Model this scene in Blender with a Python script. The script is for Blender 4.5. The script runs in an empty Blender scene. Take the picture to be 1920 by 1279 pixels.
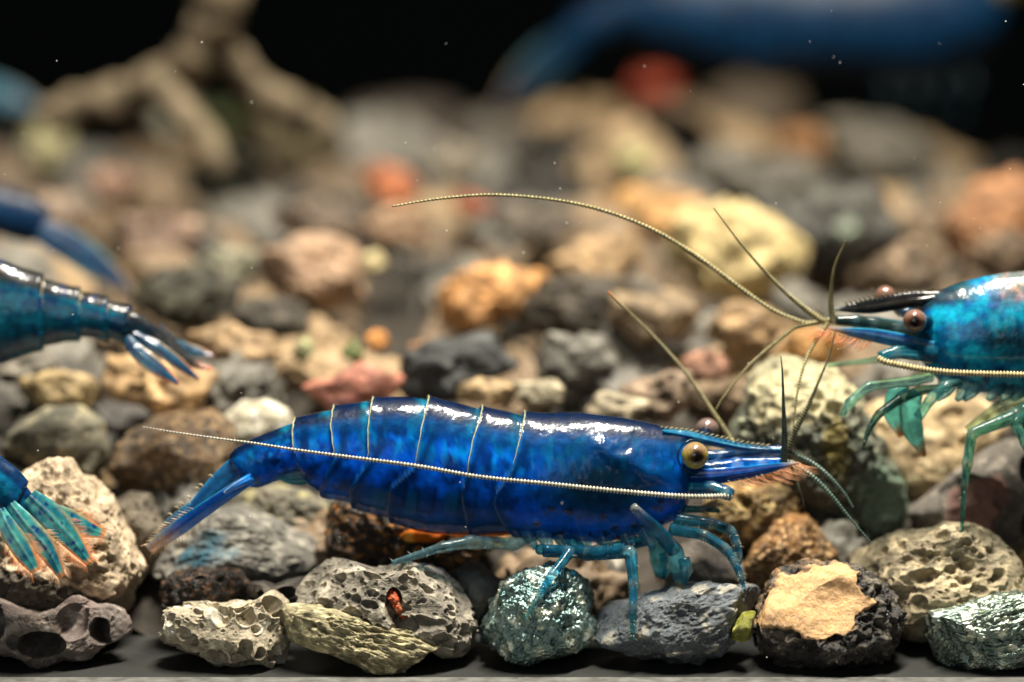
import bpy, bmesh, math, random
import numpy as np
from mathutils import Vector, Matrix

# ------------------------------------------------------------------ camera, world, light, exposure
S = 0.001                                   # everything below is laid out in millimetres
W_PX, H_PX = 1920.0, 1279.0
PITCH = math.radians(8.0)
DIST = 108.0                                # camera to the plane of the walking shrimp
FOC = 100.0
PPM = W_PX / (DIST * 36.0 / FOC)            # photo pixels per millimetre in that plane
FWD = np.array([0.0, math.cos(PITCH), -math.sin(PITCH)])
UPV = np.array([0.0, math.sin(PITCH), math.cos(PITCH)])
RGT = np.array([1.0, 0.0, 0.0])
def ray(px, py):
    px = np.asarray(px, float); py = np.asarray(py, float)
    a = (px - W_PX / 2) / PPM / DIST; b = (H_PX / 2 - py) / PPM / DIST
    return FWD + a[..., None] * RGT + b[..., None] * UPV
_r = ray(960.0, 1240.0)                     # the floor is met at row 1240 at depth -1.5
_camy = -DIST * math.cos(PITCH)
CAM = np.array([0.0, _camy, -_r[2] * ((-1.5 - _camy) / _r[1])])
def P(px, py, Y):
    r = ray(px, py)
    t = (np.asarray(Y, float) - CAM[1]) / r[..., 1]
    return CAM + r * t[..., None]
def to_px(p):
    q = np.asarray(p, float) - CAM
    d = q @ FWD
    return W_PX / 2 + (q @ RGT) / d * DIST * PPM, H_PX / 2 - (q @ UPV) / d * DIST * PPM

scene = bpy.context.scene
col = scene.collection
cam_d = bpy.data.cameras.new('camera'); cam = bpy.data.objects.new('camera', cam_d); col.objects.link(cam)
cam.location = CAM * S
cam.rotation_euler = (math.pi / 2 - PITCH, 0, 0)
cam_d.sensor_width = 36.0; cam_d.lens = FOC
cam_d.clip_start = 0.005; cam_d.clip_end = 5.0
cam_d.dof.use_dof = True
cam_d.dof.focus_distance = (DIST - 1.8) * S
cam_d.dof.aperture_fstop = 29.0
scene.camera = cam

world = bpy.data.worlds.new('World'); scene.world = world; world.use_nodes = True
bg = world.node_tree.nodes['Background']
bg.inputs[0].default_value = (0.55, 0.75, 0.80, 1); bg.inputs[1].default_value = 0.010

def area(name, loc, target, sx, sy, power, colour):
    l = bpy.data.lights.new(name, 'AREA'); l.shape = 'RECTANGLE'; l.size = sx * S; l.size_y = sy * S
    l.energy = power; l.color = colour
    o = bpy.data.objects.new(name, l); col.objects.link(o)
    o.location = Vector(loc) * S
    o.rotation_euler = (Vector(target) - Vector(loc)).to_track_quat('-Z', 'Y').to_euler()
    return o
area('aquarium_lamp', (14, -5, 122), (0, 4, 5), 62, 13, 0.60, (1.0, 0.93, 0.80))
area('front_fill', (-50, -210, 75), (0, 0, 8), 120, 90, 0.055, (0.85, 0.93, 1.0))  # unseen fill added in front to brighten the flank and stone fronts

vs = scene.view_settings
vs.view_transform = 'Standard'; vs.look = 'None'; vs.exposure = 0.0; vs.gamma = 1.0; vs.use_curve_mapping = False
scene.cycles.max_bounces = 10; scene.cycles.transparent_max_bounces = 24
scene.cycles.sample_clamp_indirect = 4.0
try:
    scene.cycles.use_denoising = True; scene.cycles.denoiser = 'OPENIMAGEDENOISE'
except Exception:
    pass

# ------------------------------------------------------------------ noise in numpy
def hash3(i, j, k, seed):
    h = (i.astype(np.int64) * 374761393 + j.astype(np.int64) * 668265263 + k.astype(np.int64) * 2147483647 + seed * 1274126177) & 0xFFFFFFFF
    h = ((h ^ (h >> 13)) * 1274126177) & 0xFFFFFFFF
    h = ((h ^ (h >> 16)) * 2246822519) & 0xFFFFFFFF
    h = h ^ (h >> 15)
    return (h & 0xFFFFFF) / float(0x1000000)
def vnoise(p, seed=0):
    """gradient noise, about 0..1"""
    f = np.floor(p); d = p - f; t = d * d * d * (d * (d * 6 - 15) + 10); f = f.astype(np.int64)
    o = 0
    for a in (0, 1):
        wx = t[:, 0] if a else 1 - t[:, 0]
        for b in (0, 1):
            wy = t[:, 1] if b else 1 - t[:, 1]
            for c in (0, 1):
                wz = t[:, 2] if c else 1 - t[:, 2]
                h = hash3(f[:, 0] + a, f[:, 1] + b, f[:, 2] + c, seed); i = (h * 16777216).astype(np.int64)
                gx = (i & 255) / 127.5 - 1; gy = ((i >> 8) & 255) / 127.5 - 1; gz = ((i >> 16) & 255) / 127.5 - 1
                o = o + wx * wy * wz * (gx * (d[:, 0] - a) + gy * (d[:, 1] - b) + gz * (d[:, 2] - c))
    return np.clip(0.5 + 0.85 * o, 0, 1)
def fbm(p, octv=4, seed=0, gain=0.5):
    o = 0; amp = 1.0; tot = 0
    for k in range(octv):
        o = o + amp * vnoise(p * (2.03 ** k) + 7.1 * k, seed + k); tot += amp; amp *= gain
    return o / tot * 2 - 1                   # about -0.7..0.7
def cells(p, seed, rmin, rmax, prob):
    """bowl depth (0..r) and rim of random round pores, in cell units"""
    f = np.floor(p).astype(np.int64)
    bowl = np.zeros(len(p)); rim = np.zeros(len(p))
    for a in (-1, 0, 1):
        for b in (-1, 0, 1):
            for c in (-1, 0, 1):
                i, j, k = f[:, 0] + a, f[:, 1] + b, f[:, 2] + c
                cx = i + hash3(i, j, k, seed + 1); cy = j + hash3(i, j, k, seed + 2); cz = k + hash3(i, j, k, seed + 3)
                r = rmin + (rmax - rmin) * hash3(i, j, k, seed + 4) ** 1.6
                on = hash3(i, j, k, seed + 5) < prob
                d = np.sqrt((p[:, 0] - cx) ** 2 + (p[:, 1] - cy) ** 2 + (p[:, 2] - cz) ** 2) / r
                v = np.where(on & (d < 1), r * np.sqrt(np.clip((1 - d * d) * 1.5, 0, 1)), 0)
                bowl = np.maximum(bowl, v)
                rim = np.maximum(rim, np.where(on, r * np.exp(-((d - 1.08) / 0.16) ** 2), 0))
    return bowl, rim * (bowl <= 0)
def lin(r, g, b):
    return np.array([((c / 255.0) / 12.92) if c <= 10 else (((c / 255.0) + 0.055) / 1.055) ** 2.4 for c in (r, g, b)])
def sstep(a, b, x):
    t = np.clip((x - a) / (b - a), 0, 1); return t * t * (3 - 2 * t)
def mixc(a, b, t):
    t = np.asarray(t)[:, None] if np.ndim(t) else t
    return a * (1 - t) + b * t

# ------------------------------------------------------------------ mesh helpers
def mesh_obj(name, verts, faces, mat, base=None, colour=None, parent=None, smooth=True):
    """verts in mm; base = origin in mm (world). A child takes the origin of its thing."""
    verts = np.asarray(verts, float)
    if parent is not None and base is None: base = np.array(parent['_base'])
    if base is None: base = np.zeros(3)
    me = bpy.data.meshes.new(name)
    v = (verts - base) * S
    me.from_pydata(v.tolist(), [], faces.tolist() if isinstance(faces, np.ndarray) else faces)
    if colour is not None:
        c = np.ones((len(verts), 4)); c[:, :colour.shape[1]] = colour
        at = me.color_attributes.new('Col', 'FLOAT_COLOR', 'POINT'); at.data.foreach_set('color', c.ravel().astype(np.float32))
    if smooth: me.polygons.foreach_set('use_smooth', np.ones(len(me.polygons), bool))
    me.materials.append(mat); me.update()
    o = bpy.data.objects.new(name, me); col.objects.link(o)
    if parent is not None:
        o.parent = parent; o['_base'] = [float(x) for x in base]
    else:
        o.location = Vector(base) * S; o['_base'] = [float(x) for x in base]
    return o
def tag(o, label=None, cat=None, group=None, kind=None):
    if label: o['label'] = label
    if cat: o['category'] = cat
    if group: o['group'] = group
    if kind: o['kind'] = kind
    return o
def empty(name, base, label, cat, group=None):
    o = bpy.data.objects.new(name, None); col.objects.link(o); o.empty_display_size = 0.001
    o.location = Vector(base) * S; o['_base'] = [float(x) for x in base]
    return tag(o, label, cat, group)
_ico = {}
def ico(level):
    if level not in _ico:
        bm = bmesh.new(); bmesh.ops.create_icosphere(bm, subdivisions=level, radius=1.0)
        v = np.array([x.co[:] for x in bm.verts]); v /= np.linalg.norm(v, axis=1)[:, None]
        _ico[level] = (v, np.array([[l.index for l in f.verts] for f in bm.faces])); bm.free()
    return _ico[level]
def catmull(pts, n):
    """pts (k,d) -> n samples evenly spread over the control index"""
    pts = np.asarray(pts, float); k = len(pts)
    e = np.vstack([2 * pts[0] - pts[1], pts, 2 * pts[-1] - pts[-2]])
    t = np.linspace(0, k - 1, n); i = np.clip(t.astype(int), 0, k - 2); f = (t - i)[:, None]
    p0, p1, p2, p3 = e[i], e[i + 1], e[i + 2], e[i + 3]
    return 0.5 * (2 * p1 + (p2 - p0) * f + (2 * p0 - 5 * p1 + 4 * p2 - p3) * f ** 2 + (3 * p1 - p0 - 3 * p2 + p3) * f ** 3)
def resample(pts, n):
    d = np.r_[0, np.cumsum(np.linalg.norm(np.diff(pts[:, :3], axis=0), axis=1))]
    t = np.linspace(0, d[-1], n)
    return np.stack([np.interp(t, d, pts[:, c]) for c in range(pts.shape[1])], 1)
def tube_arrays(p, r, sides=8, off=0):
    p = np.asarray(p, float); n = len(p)
    tn = np.gradient(p, axis=0); tn /= np.linalg.norm(tn, axis=1)[:, None] + 1e-12
    ref = np.array([0.0, 1.0, 0.0]) if abs(tn[0, 1]) < 0.9 else np.array([1.0, 0, 0])
    N = np.zeros_like(p); a = ref - tn[0] * (ref @ tn[0]); a /= np.linalg.norm(a)
    for i in range(n):
        a = a - tn[i] * (a @ tn[i]); a /= np.linalg.norm(a) + 1e-12; N[i] = a
    B = np.cross(tn, N)
    th = np.arange(sides) * 2 * math.pi / sides
    v = p[:, None, :] + (np.cos(th)[None, :, None] * N[:, None, :] + np.sin(th)[None, :, None] * B[:, None, :]) * np.asarray(r)[:, None, None]
    v = v.reshape(-1, 3)
    i = np.arange(n - 1)[:, None] * sides; j = np.arange(sides)[None, :]; j2 = (j + 1) % sides
    f = np.stack([i + j, i + j2, i + sides + j2, i + sides + j], -1).reshape(-1, 4)
    v = np.vstack([v, p[:1], p[-1:]])
    c0, c1 = n * sides, n * sides + 1
    faces = [tuple(x) for x in (f + off).tolist()]
    for q in range(sides):
        q2 = (q + 1) % sides
        faces.append((c0 + off, q2 + off, q + off)); faces.append((c1 + off, (n - 1) * sides + q + off, (n - 1) * sides + q2 + off))
    return v, faces
class Batch:
    def __init__(s): s.v = []; s.f = []; s.c = []; s.n = 0
    def add(s, v, f, c):
        s.f += [tuple(i + s.n for i in q) for q in f]; s.v.append(v); s.n += len(v)
        s.c.append(np.broadcast_to(np.asarray(c, float), (len(v), len(np.atleast_1d(c) if np.ndim(c) == 1 else c[0]))))
    def build(s, name, mat, parent, **k):
        return mesh_obj(name, np.vstack(s.v), s.f, mat, parent=parent, colour=np.vstack(s.c), **k)

# ------------------------------------------------------------------ materials
def new_mat(name):
    m = bpy.data.materials.new(name); m.use_nodes = True
    nt = m.node_tree; b = nt.nodes['Principled BSDF']
    return m, nt, b
def node(nt, t, **kw):
    n = nt.nodes.new(t)
    for k, v in kw.items(): setattr(n, k, v)
    return n
def stone_mat(name, rough=0.75, spec=0.35, metallic=0.0, nscale=2600, bump=0.6, lo=0.62, hi=1.25, sparkle=0.0):
    m, nt, b = new_mat(name); L = nt.links.new
    tc = node(nt, 'ShaderNodeTexCoord'); at = node(nt, 'ShaderNodeAttribute', attribute_name='Col'); oi = node(nt, 'ShaderNodeObjectInfo')
    mul = node(nt, 'ShaderNodeMix', data_type='RGBA', blend_type='MULTIPLY'); mul.inputs[0].default_value = 1
    L(at.outputs['Color'], mul.inputs[6]); L(oi.outputs['Color'], mul.inputs[7])
    nz = node(nt, 'ShaderNodeTexNoise'); nz.inputs['Scale'].default_value = nscale; nz.inputs['Detail'].default_value = 9; nz.inputs['Roughness'].default_value = 0.75
    L(tc.outputs['Object'], nz.inputs['Vector'])
    mr = node(nt, 'ShaderNodeMapRange'); mr.inputs[1].default_value = 0.3; mr.inputs[2].default_value = 0.7; mr.inputs[3].default_value = lo; mr.inputs[4].default_value = hi
    L(nz.outputs['Fac'], mr.inputs[0])
    m2 = node(nt, 'ShaderNodeVectorMath', operation='SCALE'); L(mul.outputs[2], m2.inputs[0]); L(mr.outputs[0], m2.inputs['Scale'])
    L(m2.outputs[0], b.inputs['Base Color'])
    b.inputs['Roughness'].default_value = rough; b.inputs['Metallic'].default_value = metallic; b.inputs['Specular IOR Level'].default_value = spec
    if sparkle:
        vo = node(nt, 'ShaderNodeTexVoronoi'); vo.inputs['Scale'].default_value = 5200; L(tc.outputs['Object'], vo.inputs['Vector'])
        sx = node(nt, 'ShaderNodeSeparateColor'); L(vo.outputs['Color'], sx.inputs[0])
        r2 = node(nt, 'ShaderNodeMapRange'); r2.inputs[1].default_value = 1 - sparkle; r2.inputs[2].default_value = 1 - sparkle + 0.05; r2.inputs[3].default_value = rough; r2.inputs[4].default_value = 0.16
        L(sx.outputs[0], r2.inputs[0]); L(r2.outputs[0], b.inputs['Roughness'])
    bp = node(nt, 'ShaderNodeBump'); bp.inputs['Strength'].default_value = bump; bp.inputs['Distance'].default_value = 0.0002
    L(nz.outputs['Fac'], bp.inputs['Height']); L(bp.outputs[0], b.inputs['Normal'])
    return m
M = {}
M['lava'] = stone_mat('lava_stone', 0.66, 0.45, bump=0.9, lo=0.5, hi=1.3)
M['glint'] = stone_mat('glinting_stone', 0.5, 0.6, nscale=3200, bump=0.9, sparkle=0.35)
M['metal'] = stone_mat('metallic_stone', 0.27, 0.8, metallic=0.75, nscale=1800, bump=0.35, lo=0.7, hi=1.2)
M['smooth'] = stone_mat('smooth_stone', 0.8, 0.25, nscale=1800, bump=0.25, lo=0.85, hi=1.1)
M['gravel'] = stone_mat('gravel_stone', 0.62, 0.45, nscale=1100, bump=0.7, lo=0.55, hi=1.3)

def shell_mat(name, rough=0.13, coat=1.0, sss=0.35, bump=0.2, nscale=2000, spec=0.5, coat_ior=1.36, ior=1.2, glass=0.0):
    """shrimp shell: pigment from Col, see-through where Col's alpha is low"""
    m, nt, b = new_mat(name); L = nt.links.new
    tc = node(nt, 'ShaderNodeTexCoord'); at = node(nt, 'ShaderNodeAttribute', attribute_name='Col')
    nz = node(nt, 'ShaderNodeTexNoise'); nz.inputs['Scale'].default_value = nscale * 2.2; nz.inputs['Detail'].default_value = 5
    L(tc.outputs['Object'], nz.inputs['Vector'])
    mr = node(nt, 'ShaderNodeMapRange'); mr.inputs[1].default_value = 0.3; mr.inputs[2].default_value = 0.7; mr.inputs[3].default_value = 0.7; mr.inputs[4].default_value = 1.3
    L(nz.outputs['Fac'], mr.inputs[0])
    m2 = node(nt, 'ShaderNodeVectorMath', operation='SCALE'); L(at.outputs['Color'], m2.inputs[0]); L(mr.outputs[0], m2.inputs['Scale'])
    L(m2.outputs[0], b.inputs['Base Color'])
    b.inputs['Roughness'].default_value = 0.4; b.inputs['Specular IOR Level'].default_value = spec
    b.inputs['Coat Weight'].default_value = coat; b.inputs['Coat Roughness'].default_value = rough; b.inputs['Coat IOR'].default_value = coat_ior; b.inputs['IOR'].default_value = ior
    if glass: b.inputs['Transmission Weight'].default_value = glass; b.inputs['Roughness'].default_value = 0.12
    if sss:
        b.inputs['Subsurface Weight'].default_value = sss; b.inputs['Subsurface Radius'].default_value = (0.15, 0.5, 1.0); b.inputs['Subsurface Scale'].default_value = 0.0007
    n2 = node(nt, 'ShaderNodeTexNoise'); n2.inputs['Scale'].default_value = nscale; n2.inputs['Detail'].default_value = 3
    L(tc.outputs['Object'], n2.inputs['Vector'])
    bp = node(nt, 'ShaderNodeBump'); bp.inputs['Strength'].default_value = bump; bp.inputs['Distance'].default_value = 0.0002
    L(n2.outputs['Fac'], bp.inputs['Height']); L(bp.outputs[0], b.inputs['Normal']); L(bp.outputs[0], b.inputs['Coat Normal'])
    tr = node(nt, 'ShaderNodeBsdfTransparent')
    # what passes through the shell is tinted by its pigment
    br = node(nt, 'ShaderNodeMix', data_type='RGBA', blend_type='MIX'); br.inputs[0].default_value = 0.42; br.inputs[7].default_value = (1, 1, 1, 1)
    sc = node(nt, 'ShaderNodeVectorMath', operation='SCALE'); sc.inputs['Scale'].default_value = 2.2; L(at.outputs['Color'], sc.inputs[0])
    L(sc.outputs[0], br.inputs[6]); L(br.outputs[2], tr.inputs[0])
    mx = node(nt, 'ShaderNodeMixShader'); L(at.outputs['Alpha'], mx.inputs[0]); L(tr.outputs[0], mx.inputs[1]); L(b.outputs[0], mx.inputs[2])
    L(mx.outputs[0], nt.nodes['Material Output'].inputs[0])
    return m
M['shell'] = shell_mat('shrimp_shell')
M['limb'] = shell_mat('shrimp_limb', rough=0.16, sss=0.0, bump=0.08, nscale=3000, coat_ior=1.3, ior=1.08, glass=0.86)
M['flesh'] = shell_mat('shrimp_flesh', rough=0.5, coat=0.0, sss=0.25, bump=0.3, nscale=900)
M['far'] = shell_mat('far_shrimp_shell', rough=0.45, coat=0.3, sss=0.0, bump=0.3)
M['feeler'] = shell_mat('shrimp_feeler', rough=0.25, sss=0.0, bump=0.0)
M['hair'] = shell_mat('shrimp_bristle', rough=0.4, sss=0.0, bump=0.0, coat=0.2)
def eye_mat(name, iris, rim, dark):
    m, nt, b = new_mat(name); L = nt.links.new
    at = node(nt, 'ShaderNodeAttribute', attribute_name='Col')
    tc = node(nt, 'ShaderNodeTexCoord'); vo = node(nt, 'ShaderNodeTexVoronoi'); vo.inputs['Scale'].default_value = 14000; L(tc.outputs['Object'], vo.inputs['Vector'])
    mr = node(nt, 'ShaderNodeMapRange'); mr.inputs[1].default_value = 0; mr.inputs[2].default_value = 0.6; mr.inputs[3].default_value = 1.15; mr.inputs[4].default_value = 0.7
    L(vo.outputs['Distance'], mr.inputs[0])
    m2 = node(nt, 'ShaderNodeVectorMath', operation='SCALE'); L(at.outputs['Color'], m2.inputs[0]); L(mr.outputs[0], m2.inputs['Scale'])
    L(m2.outputs[0], b.inputs['Base Color'])
    b.inputs['Roughness'].default_value = 0.35; b.inputs['Coat Weight'].default_value = 1; b.inputs['Coat Roughness'].default_value = 0.04; b.inputs['Coat IOR'].default_value = 1.5; b.inputs['IOR'].default_value = 1.2
    return m
M['eye'] = eye_mat('shrimp_eye', None, None, None)

def plain(name, colour, rough=0.6, spec=0.3, bump=0.0, nscale=900, lo=0.8, hi=1.15):
    m, nt, b = new_mat(name); L = nt.links.new
    tc = node(nt, 'ShaderNodeTexCoord'); nz = node(nt, 'ShaderNodeTexNoise'); nz.inputs['Scale'].default_value = nscale; nz.inputs['Detail'].default_value = 5
    L(tc.outputs['Object'], nz.inputs['Vector'])
    mr = node(nt, 'ShaderNodeMapRange'); mr.inputs[1].default_value = 0.3; mr.inputs[2].default_value = 0.7; mr.inputs[3].default_value = lo; mr.inputs[4].default_value = hi
    L(nz.outputs['Fac'], mr.inputs[0])
    m2 = node(nt, 'ShaderNodeVectorMath', operation='SCALE'); m2.inputs[0].default_value = colour; L(mr.outputs[0], m2.inputs['Scale']); L(m2.outputs[0], b.inputs['Base Color'])
    b.inputs['Roughness'].default_value = rough; b.inputs['Specular IOR Level'].default_value = spec
    if bump:
        bp = node(nt, 'ShaderNodeBump'); bp.inputs['Strength'].default_value = bump; bp.inputs['Distance'].default_value = 0.0002
        L(nz.outputs['Fac'], bp.inputs['Height']); L(bp.outputs[0], b.inputs['Normal'])
    return m
M['floor'] = plain('tank_floor_grey', (0.030, 0.031, 0.029), 0.42, 0.3, 0.08, 500, 0.85, 1.12)
M['back'] = plain('tank_back_black', (0.002, 0.003, 0.0028), 0.9, 0.0)
M['bed'] = plain('gravel_fines', (0.035, 0.03, 0.024), 0.9, 0.2, 0.8, 700, 0.4, 1.6)
M['lip'] = plain('glass_edge', (0.13, 0.13, 0.12), 0.35, 0.5, 0.4, 1500, 0.6, 1.3)

# ------------------------------------------------------------------ setting
ROWS = np.array([(-3, 1240), (1.5, 1130), (4, 960), (8, 800), (13, 700), (20, 600), (30, 505), (43, 420), (60, 335), (82, 275), (110, 243), (135, 238)], float)
def row_of(Y): return np.interp(Y, ROWS[:, 0], ROWS[:, 1])
def depth_of(py): return float(np.interp(-py, -ROWS[:, 1], ROWS[:, 0]))
def bed_z(x, Y):
    z = P(np.full(np.shape(Y), 960.0), row_of(Y), Y)[..., 2]
    far = sstep(60, 110, np.asarray(Y, float))
    return z + far * (-8.0 * sstep(26, 46, np.asarray(x)) + 1.6 * np.sin(np.asarray(x) * 0.11 + 1.0))
def slab(name, x0, x1, y0, y1, z0, z1, mat, bev=0.0):
    bm = bmesh.new(); bmesh.ops.create_cube(bm, size=1.0)
    for v in bm.verts:
        v.co = Vector(((x0 if v.co.x < 0 else x1), (y0 if v.co.y < 0 else y1), (z0 if v.co.z < 0 else z1))) * S
    if bev: bmesh.ops.bevel(bm, geom=bm.edges[:], offset=bev * S, segments=3, affect='EDGES', profile=0.6)
    me = bpy.data.meshes.new(name); bm.to_mesh(me); bm.free(); me.materials.append(mat)
    o = bpy.data.objects.new(name, me); col.objects.link(o); return o
_zf = P(960.0, 1272.0, 0.0)
yf = CAM[1] + (0 - CAM[2]) / ray(960.0, 1271.5)[2] * ray(960.0, 1271.5)[1]      # depth where row 1271 meets the floor
tag(slab('tank_floor', -160, 160, yf, 190, -4, 0, M['floor']), kind='structure')
tag(slab('glass_edge', -120, 120, yf - 5, yf - 0.03, -4, 0.05, M['lip'], 0.04), kind='structure')
tag(slab('tank_back_wall', -220, 220, 190, 195, -4, 140, M['back']), kind='structure')
gx, gy = np.meshgrid(np.linspace(-95, 95, 160), np.r_[np.linspace(2.5, 24, 50), np.linspace(25, 186, 100)])
fx, fy = gx.ravel(), gy.ravel()
gz = bed_z(fx, fy) - 3.0 - 3.0 * sstep(6, 20, fy) * 0.4 + 1.6 * fbm(np.stack([fx * 0.35, fy * 0.35, fx * 0], 1), 3, 5)
gz = np.maximum(gz, -0.5)
n0, n1 = gx.shape
fi = np.arange(n0 - 1)[:, None] * n1; fj = np.arange(n1 - 1)[None, :]
gf = np.stack([fi + fj, fi + fj + 1, fi + n1 + fj + 1, fi + n1 + fj], -1).reshape(-1, 4)
tag(mesh_obj('gravel_bed', np.stack([fx, fy, gz], 1), gf, M['bed']), kind='structure')

# ------------------------------------------------------------------ stones
def poly_polar(poly, n=360):
    poly = np.asarray(poly, float)
    a = 0.5 * np.sum(poly[:, 0] * np.roll(poly[:, 1], -1) - np.roll(poly[:, 0], -1) * poly[:, 1])
    cr = poly[:, 0] * np.roll(poly[:, 1], -1) - np.roll(poly[:, 0], -1) * poly[:, 1]
    cx = np.sum((poly[:, 0] + np.roll(poly[:, 0], -1)) * cr) / (6 * a); cy = np.sum((poly[:, 1] + np.roll(poly[:, 1], -1)) * cr) / (6 * a)
    th = np.arange(n) * 2 * math.pi / n; R = np.zeros(n)
    q0 = poly - (cx, cy); q1 = np.roll(q0, -1, axis=0)
    for k in range(n):
        d = np.array([math.cos(th[k]), -math.sin(th[k])])
        e = q1 - q0; den = d[0] * e[:, 1] - d[1] * e[:, 0]
        with np.errstate(divide='ignore', invalid='ignore'):
            t = (q0[:, 0] * e[:, 1] - q0[:, 1] * e[:, 0]) / den; u = (q0[:, 0] * d[1] - q0[:, 1] * d[0]) / den
        ok = (u >= -1e-6) & (u <= 1 + 1e-6) & (t > 0)
        R[k] = np.max(t[ok]) if ok.any() else (R[k - 1] if k else 20)
    ker = np.array([1, 2, 3, 2, 1.0]); ker /= ker.sum()
    Rp = np.r_[R[-2:], R, R[:2]]
    return cx, cy, th, np.convolve(Rp, ker, 'valid')
def in_poly(u, v, poly):
    poly = np.asarray(poly, float); ins = np.zeros(len(u), bool)
    for (x0, y0), (x1, y1) in zip(poly, np.roll(poly, -1, axis=0)):
        if y0 == y1: continue
        c = (y0 > v) != (y1 > v)
        ins ^= c & (u < (x1 - x0) * (v - y0) / (y1 - y0) + x0)
    return ins
def poly_dist(u, v, poly):
    poly = np.asarray(poly, float); d = np.full(len(u), 1e9)
    for a, b in zip(poly, np.roll(poly, -1, axis=0)):
        e = b - a; t = np.clip(((u - a[0]) * e[0] + (v - a[1]) * e[1]) / (e @ e + 1e-9), 0, 1)
        d = np.minimum(d, np.hypot(u - a[0] - t * e[0], v - a[1] - t * e[1]))
    return np.where(in_poly(u, v, poly), d, -d)
def stone(name, label, poly, Y, T, cols, mat='lava', level=6, seed=1, pores=(), rough=0.05, rfreq=0.5, grain=None, facets=4,
          pits=(), patches=(), box=0.72, group=None, lean=0.0, cfreq=0.5, cat='stone', lump=0.06):
    """A stone: its outline seen from the front, a real thickness T (half, mm), pores, pits, layers"""
    rng = np.random.default_rng(seed)
    d, faces = ico(level)
    cx, cy, th, R = poly_polar(poly)
    phi = np.arccos(np.clip(-d[:, 1], -1, 1)); ph2 = math.pi * (phi / math.pi) ** 1.45; sc_ = np.sin(ph2) / np.maximum(np.hypot(d[:, 0], d[:, 2]), 1e-6)
    d = np.stack([d[:, 0] * sc_, -np.cos(ph2), d[:, 2] * sc_], 1)      # more of the mesh on the lit front than on the hidden back
    ang = np.arctan2(d[:, 2], d[:, 0]) % (2 * math.pi); s = np.hypot(d[:, 0], d[:, 2])
    Rt = np.interp(ang, np.r_[th, 2 * math.pi], np.r_[R, R[0]]); Rm = R.mean()
    k = sstep(0.1, 0.9, s); Re = Rm * 0.9 * (1 - k) + Rt * k
    sp = s ** box
    u = cx + Re * sp * np.cos(ang); v = cy - Re * sp * np.sin(ang)
    yy = np.sign(d[:, 1]) * np.abs(d[:, 1]) ** 0.85
    # the upper side leans back from the viewer, as a lying stone's does
    c0 = P(cx, cy, Y)
    p = P(u, v, np.full(len(u), float(Y)))
    p = p + FWD[None, :] * (T * yy)[:, None]
    p[:, 1] += lean * (p[:, 2] - c0[2]) * (1 - k) 
    size = Rm / PPM
    for _ in range(facets):
        n = rng.normal(size=3); n[1] = -abs(n[1]) * 1.2; n /= np.linalg.norm(n)
        h = (p - c0) @ n; lim = np.quantile(h, 0.90 + 0.06 * rng.random())
        p -= n[None, :] * (np.maximum(0, h - lim) * 0.8)[:, None]
    dirn = p - c0; dirn /= np.linalg.norm(dirn, axis=1)[:, None] + 1e-9
    q = p.copy()
    p = p + dirn * (size * lump * 2.2 * fbm(q * (1.3 / size), 2, seed + 40))[:, None]
    hgt = np.zeros(len(p)); pf = np.ones(len(p)); cpatch = []
    front = d[:, 1] < 0.35
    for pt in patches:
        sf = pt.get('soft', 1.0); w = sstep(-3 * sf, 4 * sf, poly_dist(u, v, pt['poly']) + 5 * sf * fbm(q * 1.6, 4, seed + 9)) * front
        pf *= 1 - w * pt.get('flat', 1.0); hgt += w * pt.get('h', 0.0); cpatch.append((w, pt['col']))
    p = p + dirn * (size * rough * 2 * fbm(q * rfreq * 2, 5, seed, 0.55) * (0.12 + 0.88 * pf))[:, None]
    if grain is not None:
        a, fa, fb, amp = grain
        g = math.radians(a); ax = np.array([math.cos(g), 0.25, math.sin(g)]); ax /= np.linalg.norm(ax)
        al = q @ ax; pr = q - np.outer(al, ax)
        gq = np.outer(al * fa, ax) + pr * fb
        n1_ = fbm(gq, 4, seed + 21, 0.6); rg = 1 - np.abs(n1_) * 2.2
        hgt += amp * (rg - 0.4) * pf
    por = np.zeros(len(p))
    for (cell, rmin, rmax, prob, depth, stretch, ang_) in pores:
        g = math.radians(ang_); ca, sa = math.cos(g), math.sin(g)
        warp = q + 0.22 * cell * np.stack([fbm(q / cell * 0.9, 2, seed + 31), fbm(q / cell * 0.9, 2, seed + 32), fbm(q / cell * 0.9, 2, seed + 33)], 1)
        qx = (warp[:, 0] * ca + warp[:, 2] * sa) / stretch; qz = -warp[:, 0] * sa + warp[:, 2] * ca
        b_, r_ = cells(np.stack([qx, warp[:, 1], qz], 1) / cell, seed + int(cell * 97), rmin, rmax, prob)
        hgt += (-b_ * depth + r_ * 0.10) * cell * pf; por = np.maximum(por, b_ / rmax * pf)
    p = p + dirn * hgt[:, None]
    for (pu, pv, ru, rv, dep) in pits:
        dd = ((u - pu) / ru) ** 2 + ((v - pv) / rv) ** 2 + 0.25 * fbm(q * 1.2, 2, seed + 77)
        w = np.where((dd < 1) & front, np.sqrt(np.clip(1 - dd, 0, 1)), 0)
        p += FWD[None, :] * (w * dep)[:, None] + np.array([0, 0, 0.25])[None, :] * (w * dep)[:, None] * 0.3
    # pigment
    f1 = fbm(q * cfreq, 4, seed + 60) * 1.3 + 0.5; f2 = fbm(q * cfreq * 3.1, 4, seed + 66) * 1.3 + 0.5
    c = mixc(np.asarray(cols[0]), np.asarray(cols[1]), np.clip(f1, 0, 1))
    if len(cols) > 2: c = mixc(c, np.asarray(cols[2]), sstep(0.6, 0.95, f2))
    c = c * (0.8 + 0.4 * np.clip(f2, 0, 1))[:, None]
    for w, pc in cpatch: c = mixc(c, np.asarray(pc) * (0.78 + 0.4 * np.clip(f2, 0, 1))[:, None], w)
    p[:, 2] = np.maximum(p[:, 2], 0.02)
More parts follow.
